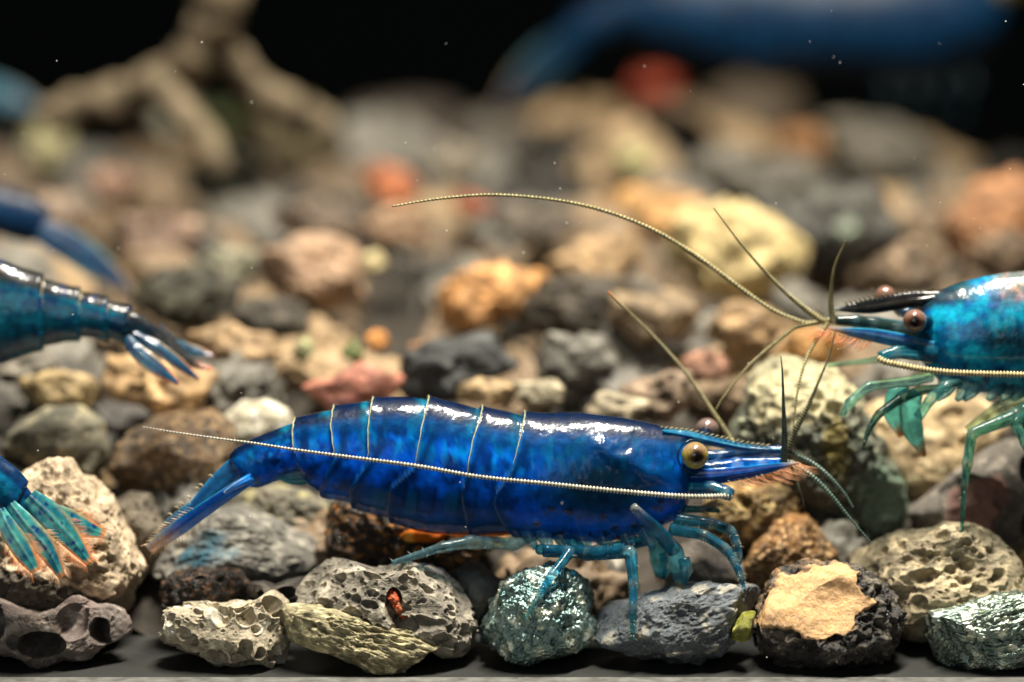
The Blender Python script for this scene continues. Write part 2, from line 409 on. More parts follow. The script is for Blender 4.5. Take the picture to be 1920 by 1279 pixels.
    base = np.array([c0[0], c0[1], max(0.0, p[:, 2].min())])
    o = mesh_obj(name, p, faces, M[mat], base=base, colour=c)
    tag(o, label, cat, group)
    return o

tan_ = lin(178, 160, 132); pale = lin(190, 180, 160); grey = lin(140, 136, 126); dgrey = lin(84, 84, 82); blk = lin(34, 32, 30); mauve = lin(140, 122, 116)
FINE = (0.42, 0.22, 0.48, 0.8, 0.75, 1.0, 0); MEDP = (0.9, 0.18, 0.46, 0.7, 0.8, 1.25, 10); BIGP = (1.35, 0.22, 0.48, 0.75, 0.9, 1.1, 0)
Z = 7
# --- front row, on the bare glass floor
stone('stone', 'mauve-grey stone with big smooth hollows below the spotted tail fan',
      [(-60, 1115), (0, 1122), (40, 1138), (75, 1150), (118, 1140), (130, 1116), (150, 1118), (170, 1134), (212, 1132), (236, 1145), (243, 1160), (245, 1190), (222, 1202), (190, 1212), (168, 1232), (122, 1238), (85, 1256), (48, 1240), (0, 1228), (-60, 1236), (-100, 1180)],
      -1.6, 1.9, [mauve, lin(120, 112, 104), lin(160, 148, 138)], level=Z, seed=3, rough=0.04, rfreq=1.2, facets=3, lump=0.05,
      pits=[(92, 1200, 44, 26, 2.4), (150, 1160, 34, 34, 0.75), (98, 1232, 36, 14, 0.35), (207, 1180, 20, 26, 1.9), (0, 1160, 24, 34, 1.8), (40, 1195, 12, 14, .5)], pores=[(0.45, 0.15, 0.4, 0.6, 0.5, 1, 0)])
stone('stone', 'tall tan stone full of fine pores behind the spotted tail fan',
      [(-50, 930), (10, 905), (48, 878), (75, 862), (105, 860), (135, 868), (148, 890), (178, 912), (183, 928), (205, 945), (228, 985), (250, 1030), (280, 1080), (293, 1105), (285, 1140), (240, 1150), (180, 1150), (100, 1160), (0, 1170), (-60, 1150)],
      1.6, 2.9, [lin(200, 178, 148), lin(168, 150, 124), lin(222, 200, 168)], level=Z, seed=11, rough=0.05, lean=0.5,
      pores=[(0.5, 0.2, 0.5, 0.9, 0.9, 1.1, 0), (1.2, 0.2, 0.46, 0.8, 0.7, 1.2, 20), (0.3, 0.25, 0.5, 0.9, 0.8, 1, 0)],
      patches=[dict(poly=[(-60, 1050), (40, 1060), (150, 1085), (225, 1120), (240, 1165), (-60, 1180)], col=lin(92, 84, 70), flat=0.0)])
stone('stone', 'small black glittering stone beside the tan porous stone',
      [(283, 1120), (300, 1095), (330, 1074), (360, 1066), (400, 1068), (440, 1066), (458, 1076), (466, 1100), (468, 1135), (440, 1150), (380, 1150), (320, 1146), (290, 1140)],
      1.0, 1.6, [lin(52, 46, 40), lin(30, 28, 26), lin(120, 86, 56)], mat='glint', level=6, seed=17, rough=0.09, rfreq=1.6, pores=[(0.5, 0.2, 0.45, 0.7, 0.9, 1, 0)], cfreq=1.4)
stone('stone', 'pale cream stone riddled with deep round pores on the bare floor',
      [(299, 1170), (312, 1142), (345, 1138), (400, 1130), (425, 1128), (455, 1130), (482, 1124), (500, 1110), (512, 1110), (535, 1130), (540, 1160), (545, 1200), (535, 1240), (515, 1254), (490, 1240), (440, 1250), (405, 1236), (355, 1215), (310, 1200)],
      -1.9, 1.8, [lin(196, 184, 158), lin(170, 158, 134), lin(214, 206, 186)], level=8, seed=23, rough=0.05, lean=0.4,
      pores=[(0.72, 0.32, 0.62, 1.0, 1.1, 1.0, 0), (0.36, 0.25, 0.5, 0.9, 0.9, 1, 0), (1.4, 0.2, 0.42, 0.8, 0.9, 1.1, 0)])
stone('stone', 'big grey stone with slanted elongated pores and an orange-red cleft',
      [(552, 1105), (562, 1080), (590, 1062), (618, 1047), (650, 1048), (690, 1062), (722, 1068), (762, 1058), (800, 1060), (838, 1064), (858, 1085), (868, 1120), (888, 1150), (897, 1180), (888, 1212), (862, 1232), (835, 1236), (800, 1215), (760, 1198), (735, 1185), (700, 1178), (650, 1172), (600, 1160), (560, 1135)],
      -1.3, 2.3, [lin(158, 150, 134), lin(128, 122, 110), lin(190, 180, 160)], level=8, seed=31, rough=0.045, lean=0.5,
      pores=[(0.5, 0.28, 0.58, 1.0, 1.0, 1.8, -14), (0.3, 0.25, 0.5, 0.9, 0.9, 1.3, -10), (1.1, 0.18, 0.4, 0.8, 0.85, 1.8, -20)],
      pits=[(742, 1128, 17, 30, 0.9), (765, 1165, 30, 16, 0.7)])
stone('stone', 'straw-coloured layered splintery stone under the big grey porous stone',
      [(536, 1138), (560, 1134), (640, 1146), (720, 1170), (780, 1185), (830, 1205), (868, 1225), (872, 1240), (838, 1246), (806, 1262), (760, 1276), (715, 1274), (680, 1250), (640, 1228), (590, 1215), (556, 1205), (540, 1170)],
      -2.5, 1.5, [lin(176, 166, 128), lin(136, 128, 98), lin(214, 202, 160)], level=Z, seed=37, rough=0.05, grain=(-24, 0.35, 2.4, 0.28), lean=0.3, cfreq=0.9)
stone('stone', 'dull grey smooth stone between the grey porous and the blue-green metallic stone',
      [(845, 1075), (870, 1060), (900, 1058), (925, 1076), (948, 1090), (945, 1110), (925, 1130), (912, 1165), (905, 1190), (880, 1180), (860, 1120)],
      0.4, 1.5, [lin(96, 92, 86), lin(76, 74, 70)], mat='smooth', level=6, seed=41, rough=0.05)
stone('stone', 'narrow grey pebble with two hollows behind the pale cream stone',
      [(455, 1108), (470, 1092), (495, 1090), (515, 1100), (540, 1086), (570, 1080), (582, 1100), (575, 1128), (540, 1132), (500, 1130), (465, 1128)],
      -0.1, 1.2, [lin(110, 104, 94), lin(84, 80, 74)], level=6, seed=43, rough=0.03, pits=[(485, 1118, 16, 14, 0.6), (540, 1108, 18, 12, 0.8)])
stone('stone', 'blue-green stone with a glittering metallic crust, a leg resting on it',
      [(900, 1215), (910, 1170), (925, 1130), (950, 1090), (985, 1066), (1030, 1054), (1062, 1070), (1100, 1092), (1112, 1125), (1106, 1150), (1118, 1165), (1110, 1190), (1090, 1215), (1060, 1226), (1010, 1236), (975, 1250), (930, 1248)],
      -1.5, 2.2, [lin(140, 164, 158), lin(84, 112, 112), lin(196, 204, 186)], mat='metal', level=Z, seed=47, rough=0.065, rfreq=1.15, lump=0.07, facets=6,
      pores=[(0.5, 0.2, 0.46, 0.6, 0.5, 1.5, 60)], grain=(55, 0.7, 1.6, 0.10))
sl = stone('stone', 'slate-grey flaky stone under the blue shrimp, a yellow-green chip at its end',
      [(1110, 1180), (1122, 1155), (1150, 1130), (1190, 1118), (1240, 1114), (1290, 1105), (1330, 1092), (1375, 1096), (1420, 1104), (1440, 1124), (1432, 1145), (1408, 1150), (1400, 1190), (1402, 1215), (1370, 1228), (1320, 1225), (1270, 1240), (1220, 1232), (1170, 1222), (1120, 1208)],
      -1.5, 2.1, [lin(104, 112, 118), lin(76, 82, 86), lin(150, 146, 134)], mat='glint', level=Z, seed=53, rough=0.05, rfreq=0.9, grain=(16, 0.6, 1.6, 0.14), lean=0.3, lump=0.08, facets=7)
stone('stone', 'black porous stone with a smooth peach-coloured top face',
      [(1418, 1165), (1428, 1120), (1440, 1090), (1470, 1066), (1520, 1056), (1570, 1056), (1610, 1062), (1645, 1082), (1668, 1110), (1690, 1150), (1692, 1185), (1670, 1225), (1640, 1242), (1580, 1250), (1520, 1254), (1460, 1240), (1430, 1220), (1415, 1195)],
      -1.6, 2.3, [lin(64, 58, 52), lin(42, 39, 36), lin(100, 92, 80)], mat='glint', level=Z, seed=59, rough=0.07, rfreq=1.3, facets=1, lean=0.6,
      pores=[(0.5, 0.25, 0.52, 1.0, 0.9, 1.2, 0), (0.28, 0.25, 0.5, 0.9, 0.9, 1, 0)],
      patches=[dict(poly=[(1424, 1150), (1434, 1105), (1462, 1072), (1520, 1058), (1575, 1058), (1604, 1068), (1600, 1090), (1612, 1112), (1636, 1124), (1612, 1136), (1592, 1150), (1592, 1166), (1560, 1176), (1535, 1186), (1498, 1184), (1478, 1168), (1448, 1166), (1416, 1168)], col=lin(226, 180, 126), flat=0.97, h=0.10)])
stone('stone', 'wide beige-grey porous stone under the teal shrimp\'s long leg',
      [(1555, 1050), (1590, 1022), (1640, 1022), (1668, 1004), (1720, 996), (1765, 984), (1812, 980), (1850, 1000), (1885, 1030), (1910, 1062), (1922, 1095), (1960, 1110), (1980, 1160), (1900, 1180), (1800, 1190), (1700, 1198), (1660, 1170), (1640, 1100), (1600, 1062)],
      1.2, 2.6, [lin(184, 168, 136), lin(150, 140, 116), lin(204, 186, 150)], level=Z, seed=61, rough=0.05, lean=0.5,
      pores=[(0.52, 0.26, 0.56, 1.0, 0.95, 1.5, 8), (0.3, 0.25, 0.5, 0.9, 0.9, 1.2, 0), (1.25, 0.18, 0.36, 0.7, 0.8, 1.4, 0)])
stone('stone', 'silvery green stone with a shiny layered metallic crust on the bare floor',
      [(1690, 1205), (1715, 1180), (1742, 1152), (1790, 1142), (1830, 1136), (1870, 1124), (1905, 1114), (1960, 1112), (2010, 1150), (2000, 1230), (1930, 1240), (1850, 1252), (1780, 1252), (1720, 1234)],
      -1.9, 1.9, [lin(150, 164, 150), lin(104, 120, 112), lin(190, 196, 176)], mat='metal', level=Z, seed=67, rough=0.05, rfreq=0.9, grain=(14, 0.5, 1.7, 0.22), lump=0.04)
# --- second row, under and behind the walking shrimp
stone('stone', 'grey flaky stone with a blue stain under the blue shrimp\'s tail tip',
      [(268, 1045), (300, 1010), (350, 985), (400, 960), (440, 955), (500, 975), (560, 1000), (600, 1020), (622, 1045), (590, 1070), (540, 1088), (470, 1092), (380, 1080), (290, 1085)],
      4.5, 2.3, [lin(128, 124, 114), lin(104, 102, 95), lin(150, 146, 134)], level=7, seed=71, grain=(-12, 0.5, 1.5, 0.16), lean=0.6,
      patches=[dict(poly=[(330, 1042), (350, 1005), (385, 992), (420, 1006), (440, 1034), (415, 1050), (365, 1058)], col=lin(34, 92, 112), flat=0.0, soft=8)])  # soft-edged blue patch in the stone's colour
stone('stone', 'grey-olive stone above the flaky stone below the blue shrimp\'s tail',
      [(400, 965), (440, 930), (500, 915), (560, 918), (610, 940), (640, 975), (640, 1010), (600, 1030), (520, 1000), (440, 985)],
      7.0, 2.2, [lin(128, 122, 104), lin(96, 92, 80), lin(150, 144, 104)], level=6, seed=73, grain=(-30, 0.5, 1.3, 0.25), lean=0.5)
stone('stone', 'black and gold grainy stone right under the blue shrimp\'s belly',
      [(615, 990), (618, 950), (640, 932), (690, 935), (740, 960), (800, 985), (880, 995), (950, 1000), (985, 1020), (970, 1060), (900, 1080), (800, 1085), (700, 1090), (625, 1060)],
      3.6, 2.0, [lin(70, 54, 34), lin(36, 32, 26), lin(170, 112, 40)], mat='glint', level=6, seed=79, rough=0.08, rfreq=1.8, cfreq=1.3, pores=[(0.5, 0.2, 0.45, 0.7, 0.9, 1, 0)])
stone('stone', 'orange encrusted sliver tucked below the blue shrimp\'s belly',
      [(748, 1006), (760, 994), (785, 992), (815, 997), (850, 998), (858, 1008), (840, 1018), (800, 1016), (765, 1018)],
      1.9, 0.7, [lin(236, 128, 24), lin(214, 96, 12), lin(250, 170, 60)], mat='smooth', level=5, seed=80, rough=0.1, rfreq=2.0)
stone('stone', 'whitish grey crusty stone behind the shrimp\'s hind legs',
      [(930, 1040), (960, 1018), (1000, 1006), (1050, 1010), (1095, 1020), (1150, 1018), (1180, 1030), (1190, 1075), (1140, 1100), (1050, 1100), (960, 1080)],
      4.6, 2.0, [lin(110, 104, 94), lin(48, 46, 44), lin(170, 164, 150)], level=6, seed=83, rough=0.06, pores=[MEDP])
stone('stone', 'dark stone with large round hollows behind the front claws',
      [(1240, 1060), (1262, 1030), (1300, 1016), (1350, 1022), (1385, 1045), (1398, 1085), (1380, 1120), (1320, 1125), (1260, 1110)],
      3.2, 1.9, [lin(122, 112, 100), lin(80, 74, 68)], level=6, seed=89, rough=0.04, pores=[(1.25, 0.25, 0.5, 0.9, 1.0, 1.2, 0)])
stone('stone', 'rust-brown glittering grainy stone beneath the blue shrimp\'s feelers',
      [(1392, 1110), (1396, 1060), (1420, 1015), (1450, 980), (1480, 960), (1515, 968), (1545, 1000), (1568, 1040), (1560, 1085), (1500, 1120), (1430, 1130)],
      3.6, 2.1, [lin(150, 104, 50), lin(104, 76, 44), lin(206, 170, 120)], mat='glint', level=6, seed=97, rough=0.06, rfreq=2.0, cfreq=1.6, pores=[(0.4, 0.2, 0.45, 0.7, 0.7, 1, 0)])
stone('stone', 'golden-brown crumbly stone below the blue shrimp\'s snout',
      [(1310, 985), (1322, 940), (1350, 905), (1400, 890), (1450, 895), (1500, 915), (1515, 955), (1480, 985), (1440, 1015), (1390, 1035), (1330, 1020)],
      5.6, 2.0, [lin(150, 122, 70), lin(76, 62, 42), lin(200, 176, 120)], mat='glint', level=6, seed=101, rough=0.09, rfreq=1.6, pores=[(0.7, 0.2, 0.46, 0.8, 0.9, 1, 0)])
stone('stone', 'tall greenish-grey cindery stone with a pale yellow crown between the two shrimps\' heads',
      [(1362, 840), (1372, 790), (1392, 750), (1408, 705), (1440, 680), (1480, 668), (1530, 684), (1580, 705), (1605, 740), (1625, 800), (1660, 850), (1688, 900), (1695, 960), (1680, 1000), (1620, 1025), (1540, 1020), (1480, 985), (1420, 910)],
      7.2, 3.2, [lin(104, 104, 86), lin(64, 72, 62), lin(140, 144, 116)], mat='glint', level=Z, seed=103, rough=0.07, rfreq=0.9, pores=[(0.9, 0.2, 0.48, 0.8, 0.9, 1.0, 0), (0.45, 0.2, 0.45, 0.7, 0.8, 1, 0)],
      patches=[dict(poly=[(1395, 760), (1405, 700), (1480, 660), (1590, 700), (1610, 760), (1560, 780), (1480, 800), (1420, 800)], col=lin(196, 186, 146), flat=0.1, soft=5),
               dict(poly=[(1520, 800), (1560, 770), (1580, 840), (1570, 900), (1535, 880)], col=lin(130, 116, 60), flat=0.1, soft=3),
               dict(poly=[(1580, 900), (1640, 850), (1700, 900), (1700, 1000), (1620, 1000)], col=lin(112, 132, 112), flat=0.0, soft=4)])
stone('stone', 'beige knobbly stone behind the teal shrimp\'s claws',
      [(1600, 820), (1620, 770), (1690, 740), (1780, 735), (1850, 750), (1880, 800), (1850, 880), (1800, 940), (1740, 985), (1690, 980), (1650, 900)],
      10.5, 3.0, [lin(198, 172, 128), lin(150, 128, 94), lin(216, 196, 156)], level=6, seed=107, rough=0.05, pores=[(1.0, 0.2, 0.44, 0.7, 0.6, 1.3, 10)], lean=0.5)
stone('stone', 'purple-brown stone framed by grey bubbly ridges near the teal shrimp\'s leg',
      [(1700, 960), (1740, 930), (1790, 880), (1850, 845), (1890, 822), (1960, 810), (2000, 880), (1990, 1000), (1900, 1060), (1800, 1030), (1720, 1000)],
      5.8, 2.2, [lin(112, 106, 96), lin(92, 86, 78), lin(140, 132, 120)], level=Z, seed=109, rough=0.02, lump=0.03, facets=1,
      pits=[(1815, 950, 62, 66, 0.8), (1925, 980, 26, 40, 1.6), (1872, 985, 26, 26, 0.5), (1872, 935, 24, 24, 0.4), (1915, 880, 20, 34, 1.4)],
      patches=[dict(poly=[(1755, 990), (1770, 920), (1860, 880), (1880, 920), (1850, 1010)], col=lin(136, 102, 92), flat=0.5)])
stone('stone', 'brown shiny mottled boulder behind the blue shrimp\'s tail joint',
      [(200, 880), (225, 830), (270, 795), (330, 775), (400, 770), (450, 790), (470, 830), (440, 890), (400, 930), (330, 940), (250, 930)],
      8.6, 2.8, [lin(112, 86, 56), lin(64, 54, 42), lin(150, 124, 88)], mat='glint', level=6, seed=113, rough=0.06, cfreq=1.0)
stone('stone', 'bright white-crusted stone where the long antenna meets the tail',
      [(400, 800), (450, 755), (500, 745), (540, 770), (550, 800), (510, 830), (470, 850), (430, 840)],
      9.8, 1.8, [lin(212, 204, 180), lin(160, 148, 120), lin(236, 232, 216)], level=6, seed=127, rough=0.08)
stone('stone', 'grey-green rounded stone behind the tan porous stone',
      [(0, 840), (30, 790), (90, 765), (150, 760), (190, 790), (200, 840), (180, 890), (120, 900), (40, 890)],
      8.5, 2.6, [lin(112, 108, 92), lin(84, 82, 72), lin(140, 132, 106)], mat='smooth', level=6, seed=131, rough=0.05)
stone('stone', 'grey rough stone wedged between tan porous stone and tail tip',
      [(200, 940), (240, 920), (280, 930), (300, 970), (320, 1020), (300, 1070), (260, 1060), (220, 1000)],
      4.8, 1.8, [lin(126, 116, 98), lin(96, 88, 76)], level=6, seed=137, rough=0.06, pores=[FINE])
stone('stone', 'dark olive stone tucked under the grey rounded stone',
      [(-40, 900), (0, 860), (60, 860), (90, 880), (60, 930), (0, 950), (-40, 940)], 7.5, 2.0, [lin(70, 66, 54), lin(46, 44, 38)], level=5, seed=139)
# small chips
stone('chip', 'glassy orange-red chip lodged in the cleft of the grey porous stone',
      [(722, 1106), (733, 1102), (745, 1112), (757, 1136), (765, 1152), (754, 1164), (742, 1144), (730, 1126)], -2.95, 0.4,
      [lin(236, 110, 40), lin(150, 40, 14), lin(255, 190, 130)], mat='glint', level=5, seed=141, rough=0.2, rfreq=2.0, cat='chip')
stone('chip', 'yellow-green glassy chip at the end of the slate-grey stone',
      [(1360, 1190), (1378, 1165), (1392, 1148), (1416, 1146), (1412, 1170), (1404, 1200), (1390, 1204), (1370, 1200)], -2.7, 0.8,
      [lin(160, 158, 50), lin(104, 110, 36), lin(196, 194, 100)], mat='glint', level=5, seed=143, rough=0.06, cat='chip')

# --- the blurred bank of gravel behind: coloured stones seen singly
def blurred(px, py, rx, ry, rot, c, label, seed, dY=0.0, mat='gravel', level=5, pores=(), Y=None):
    Yd = (depth_of(py) if Y is None else Y) + dY
    k = PPM * DIST / (DIST + Yd)                      # photo pixels per mm at that depth
    n = 14; rg = np.random.default_rng(seed); a = np.arange(n) * 2 * math.pi / n; r = 0.70 + 0.48 * rg.random(n)
    ca, sa = math.cos(math.radians(rot)), math.sin(math.radians(rot))
    ex, ey = rx * r * np.cos(a), ry * r * np.sin(a)
    poly = np.stack([px + ex * ca + ey * sa, py - (ex * sa - ey * ca)], 1)
    c = np.asarray(c); c = (0.87 * c + 0.13 * c.mean()) * 0.66
    return stone('stone', label, poly, Yd, 0.8 * min(rx, ry) / k * 1.15, [c * 0.8, c * 1.12, np.minimum(c * 1.7, 0.85)], mat=mat, level=level, seed=seed, rough=0.12, rfreq=0.7, lean=0.3, pores=pores, cfreq=0.45, facets=9, lump=0.09)
MP = [(1.6, 0.2, 0.46, 0.7, 0.7, 1.2, 10)]
BG = [
 (845, 690, 125, 62, 10, lin(70, 72, 70), 'dark slate stone rising behind the shrimp\'s arched back'),
 (1075, 672, 105, 50, -8, lin(122, 118, 106), 'mid-grey blurred stone behind the shrimp\'s carapace'),
 (650, 730, 115, 36, 14, lin(196, 120, 92), 'salmon-pink blurred stone behind the arched back'),
 (640, 765, 50, 24, 0, lin(110, 50, 34), 'dark red-brown stone touching the arched back\'s outline'),
 (706, 638, 27, 25, 0, lin(230, 150, 50), 'small round bright orange pebble above the pink stone'),
 (800, 660, 45, 26, 20, lin(196, 140, 96), 'small apricot pebble beside the dark slate stone'),
 (570, 655, 24, 20, 0, lin(180, 180, 120), 'small pale yellow-green pebble near the orange pebble'),
 (660, 660, 22, 22, 0, lin(120, 130, 64), 'small mossy green pebble next to the orange pebble'),
 (440, 655, 90, 44, -10, lin(200, 164, 116), 'sandy beige stone just below the orange-tipped tail'),
 (290, 720, 150, 55, -14, lin(206, 166, 110), 'broad sandy orange stone under the gilt-backed shrimp'),
 (110, 730, 100, 40, -8, lin(190, 162, 108), 'straw-yellow knobbly stone left of the broad sandy stone'),
 (60, 690, 70, 36, 0, lin(150, 142, 126), 'greyish stone below the gilt-backed shrimp\'s belly'),
 (1015, 738, 70, 30, 6, lin(196, 182, 146), 'cream crusty stone peeking over the carapace joint'),
 (1150, 770, 60, 36, 0, lin(186, 170, 136), 'cream-grey stone peeking over the carapace middle'),
 (905, 735, 60, 26, 0, lin(190, 160, 112), 'pale sandy stone just over the third back segment'),
 (1240, 740, 80, 46, 0, lin(150, 126, 100), 'brownish stone behind the far eye'),
 (1320, 690, 60, 30, 10, lin(160, 112, 84), 'reddish-brown stone behind the far antenna'),
 (1080, 575, 130, 70, 14, lin(76, 66, 50), 'dark brown wedge-shaped stone in mid distance'),
 (920, 560, 120, 62, 12, lin(212, 150, 76), 'large orange-tan stone beside the dark brown wedge'),
 (590, 515, 115, 68, -8, lin(196, 158, 122), 'pinkish beige rounded stone in mid distance'),
 (695, 495, 30, 20, 0, lin(220, 200, 140), 'small cream pebble on the pinkish beige stone'),
 (430, 500, 90, 34, 4, lin(150, 146, 118), 'flat pale grey-green stone beside the pinkish beige stone'),
 (350, 560, 110, 60, 0, lin(70, 66, 48), 'dark olive stone behind the orange-tipped tail'),
 (510, 590, 90, 44, 0, lin(84, 76, 62), 'dark brown stone below the pinkish beige stone'),
 (738, 352, 62, 42, -10, lin(206, 116, 60), 'terracotta orange stone near the long antenna\'s tip'),
 (880, 385, 46, 26, 0, lin(190, 100, 56), 'small rust-orange stone under the arching antenna'),
 (745, 425, 66, 44, 0, lin(176, 140, 104), 'beige-brown stone below the terracotta stone'),
 (1370, 478, 140, 88, -14, lin(226, 200, 132), 'large cream-yellow stone behind the arching antenna'),
 (1240, 400, 110, 52, -12, lin(214, 160, 88), 'orange-beige stone above the cream-yellow stone'),
 (1120, 490, 130, 50, 16, lin(190, 154, 106), 'sand-coloured stone left of the cream-yellow stone'),
 (1220, 590, 110, 56, 0, lin(150, 126, 92), 'brownish sand stone behind the far antenna\'s middle'),
 (1400, 610, 90, 50, 0, lin(176, 142, 96), 'tan stone behind the teal shrimp\'s feelers'),
 (1530, 650, 70, 40, 0, lin(206, 150, 70), 'amber-orange stone under the teal shrimp\'s snout'),
 (1560, 420, 150, 84, -8, lin(82, 80, 72), 'dark grey boulder above the teal shrimp\'s feelers'),
 (1580, 380, 24, 20, 0, lin(140, 116, 84), 'small brown ring-like pebble on the dark grey boulder'),
 (1585, 432, 30, 26, 0, lin(150, 164, 140), 'small pale green pebble on the dark grey boulder'),
 (1840, 420, 140, 74, 24, lin(180, 122, 70), 'orange-brown sloping stone above the teal shrimp'),
 (1700, 500, 100, 50, 14, lin(136, 112, 84), 'brown-grey stone behind the teal shrimp\'s rostrum'),
 (1880, 480, 80, 50, 0, lin(116, 92, 66), 'dark brown stone behind the teal shrimp\'s back'),
 (1500, 268, 66, 34, -6, lin(190, 132, 72), 'orange-tan stone on the far ridge'),
 (1410, 210, 110, 54, -4, lin(126, 108, 84), 'grey-brown stone on the far ridge beside the red stone'),
 (1226, 168, 46, 34, 0, lin(232, 84, 34), 'bright red-orange stone on the far ridge'),
 (1187, 303, 40, 32, 0, lin(206, 196, 130), 'pale yellow pebble below the red-orange stone'),
 (1250, 260, 130, 56, -10, lin(110, 100, 84), 'grey stone below the red-orange stone'),
 (1650, 280, 130, 60, -16, lin(112, 104, 88), 'long grey-brown stone at the ridge\'s dark end'),
 (1420, 330, 140, 60, 0, lin(110, 104, 90), 'broad grey stone below the ridge'),
 (95, 275, 44, 62, 0, lin(206, 196, 140), 'upright pale yellow stone below the driftwood'),
 (322, 225, 40, 38, 0, lin(214, 206, 176), 'shiny whitish stone beneath the driftwood'),
 (410, 228, 34, 30, 0, lin(110, 120, 70), 'olive green pebble beneath the driftwood'),
 (560, 270, 100, 70, -30, lin(112, 98, 64), 'olive-brown stone right of the driftwood'),
 (760, 232, 170, 56, 4, lin(106, 92, 80), 'long mauve-grey stone along the far ridge'),
 (930, 270, 110, 60, 0, lin(98, 90, 78), 'grey ridge stone left of the red-orange stone'),
 (850, 305, 60, 44, 0, lin(150, 138, 116), 'pale grey stone below the mauve-grey ridge stone'),
 (210, 345, 70, 40, -10, lin(190, 146, 116), 'pinkish stone below the upright pale yellow stone'),
 (300, 450, 130, 44, -6, lin(150, 120, 98), 'mauve-brown flat stone behind the blurred shrimp'),
 (110, 400, 90, 40, -10, lin(160, 136, 112), 'pinkish-grey flat stone left of the mauve-brown one'),
 (420, 330, 110, 50, 8, lin(84, 84, 66), 'dark green-grey stone in the far left bank'),
 (1000, 420, 110, 44, 0, lin(116, 104, 88), 'grey-brown stone under the middle of the arching antenna'),
 (600, 420, 110, 44, -6, lin(124, 104, 84), 'brown stone above the pinkish beige stone'),
]
for k, (px, py, rx, ry, rot, c, lab) in enumerate(BG):
    blurred(px, py, rx, ry, rot, c, lab, 300 + k, dY=-2.0 if py < 560 else -1.0, pores=MP if (k % 3 == 0) else ())

# the rest of the bank: look-alike stones copied from a few shapes
PAL = {'brown': (lin(128, 108, 84), 'brown'), 'dark': (lin(66, 62, 56), 'dark grey'), 'grey': (lin(122, 118, 108), 'mid-grey'), 'sand': (lin(184, 156, 118), 'sandy beige')}
variants = []
for k in range(9):
    rg = np.random.default_rng(700 + k); d, f = ico(5)
    p = d * np.array([1.0, 0.72 + 0.3 * rg.random(), 0.6 + 0.25 * rg.random()])
    for _ in range(11):
        n = rg.normal(size=3); n /= np.linalg.norm(n); h = p @ n; lim = 0.5 * h.max() + 0.22 * rg.random(); p = p - n[None, :] * (np.maximum(0, h - lim) * 0.85)[:, None]
    p = p + d * (0.16 * fbm(d * 2.2 + k * 9, 2, k) + 0.17 * fbm(d * 5 + k * 5, 5, k + 3))[:, None]
    if k % 3 == 0:
        b_, r_ = cells(d * 3.0, 800 + k, 0.2, 0.46, 0.6); p = p - d * (b_ * 0.26)[:, None]
    c = (0.75 + 0.5 * np.clip(fbm(d * 3 + k, 4, k + 50) + 0.5, 0, 1))[:, None] * np.ones((1, 3))
    o = mesh_obj('stone', p, f, M['gravel'], colour=c); variants.append(o.data); bpy.data.objects.remove(o)
rng = random.Random(5)
Y = 5.0; nfill = 0
while Y < 128:
    half = 19.5 * (DIST + Y) / DIST + 5
    gs = 1.0 + Y / 75.0; step = 4.6 * gs
    x = -half + rng.random() * step
    while x < half:
        yy_ = Y + rng.uniform(-1.4, 1.4); r = rng.uniform(1.9, 3.4) * gs
        z = float(bed_z(np.array(x), np.array(yy_))) - 2.2 * gs + rng.uniform(-0.5, 0.6) * gs - (1.0 if Y < 12 else 0.0)
        key = rng.choices(list(PAL), [4, 2.6, 4, 3])[0]; c = PAL[key][0] * rng.uniform(0.6, 0.95)
        o = bpy.data.objects.new('stone', variants[rng.randrange(len(variants))]); col.objects.link(o)
        o.location = Vector((x, yy_, max(z, r * 0.5))) * S; o.scale = (r * rng.uniform(0.9, 1.25), r, r * rng.uniform(0.85, 1.1))
        o.rotation_euler = (rng.uniform(-0.5, 0.5), rng.uniform(-0.5, 0.5), rng.uniform(0, 6.28)); o.color = (*c, 1)
        tag(o, f'blurred {PAL[key][1]} gravel stone in the bank behind the shrimps', 'stone', f'{PAL[key][1]} gravel stones of the bank')
        nfill += 1; x += step * rng.uniform(0.85, 1.2) * (r / gs / 2.5) ** 0.5
    Y += step * 0.95
print('filler stones', nfill)

# ------------------------------------------------------------------ shrimps
MMP = 1.0 / PPM                                # mm per photo pixel in the focal plane
def limb_arrays(path, rough=0.0, sides=8, step=5.0, soft=3):
    """path of (px, py, depth Y, radius px) -> resampled world points and radii"""
    a = np.asarray(path, float)
    L = np.hypot(np.diff(a[:, 0]), np.diff(a[:, 1])); n = max(6, int(L.sum() / step))
    w = np.c_[P(a[:, 0], a[:, 1], a[:, 2]), a[:, 3] * MMP]
    r = resample(w, n)
    for _ in range(soft):
        r[1:-1] = 0.25 * r[:-2] + 0.5 * r[1:-1] + 0.25 * r[2:]
    return r[:, :3], r[:, 3]
def hairs(batch, starts, dirs, lens, r0, c, curl=None, seg=4):
    for s, d, l in zip(starts, dirs, lens):
        t = np.linspace(0, 1, seg)[:, None]
        p = s[None, :] + d[None, :] * l * t
        if curl is not None: p = p + curl[None, :] * l * t * t
        v, f = tube_arrays(p, np.linspace(r0, r0 * 0.25, seg), 3)
        batch.add(v, f, np.asarray(c))
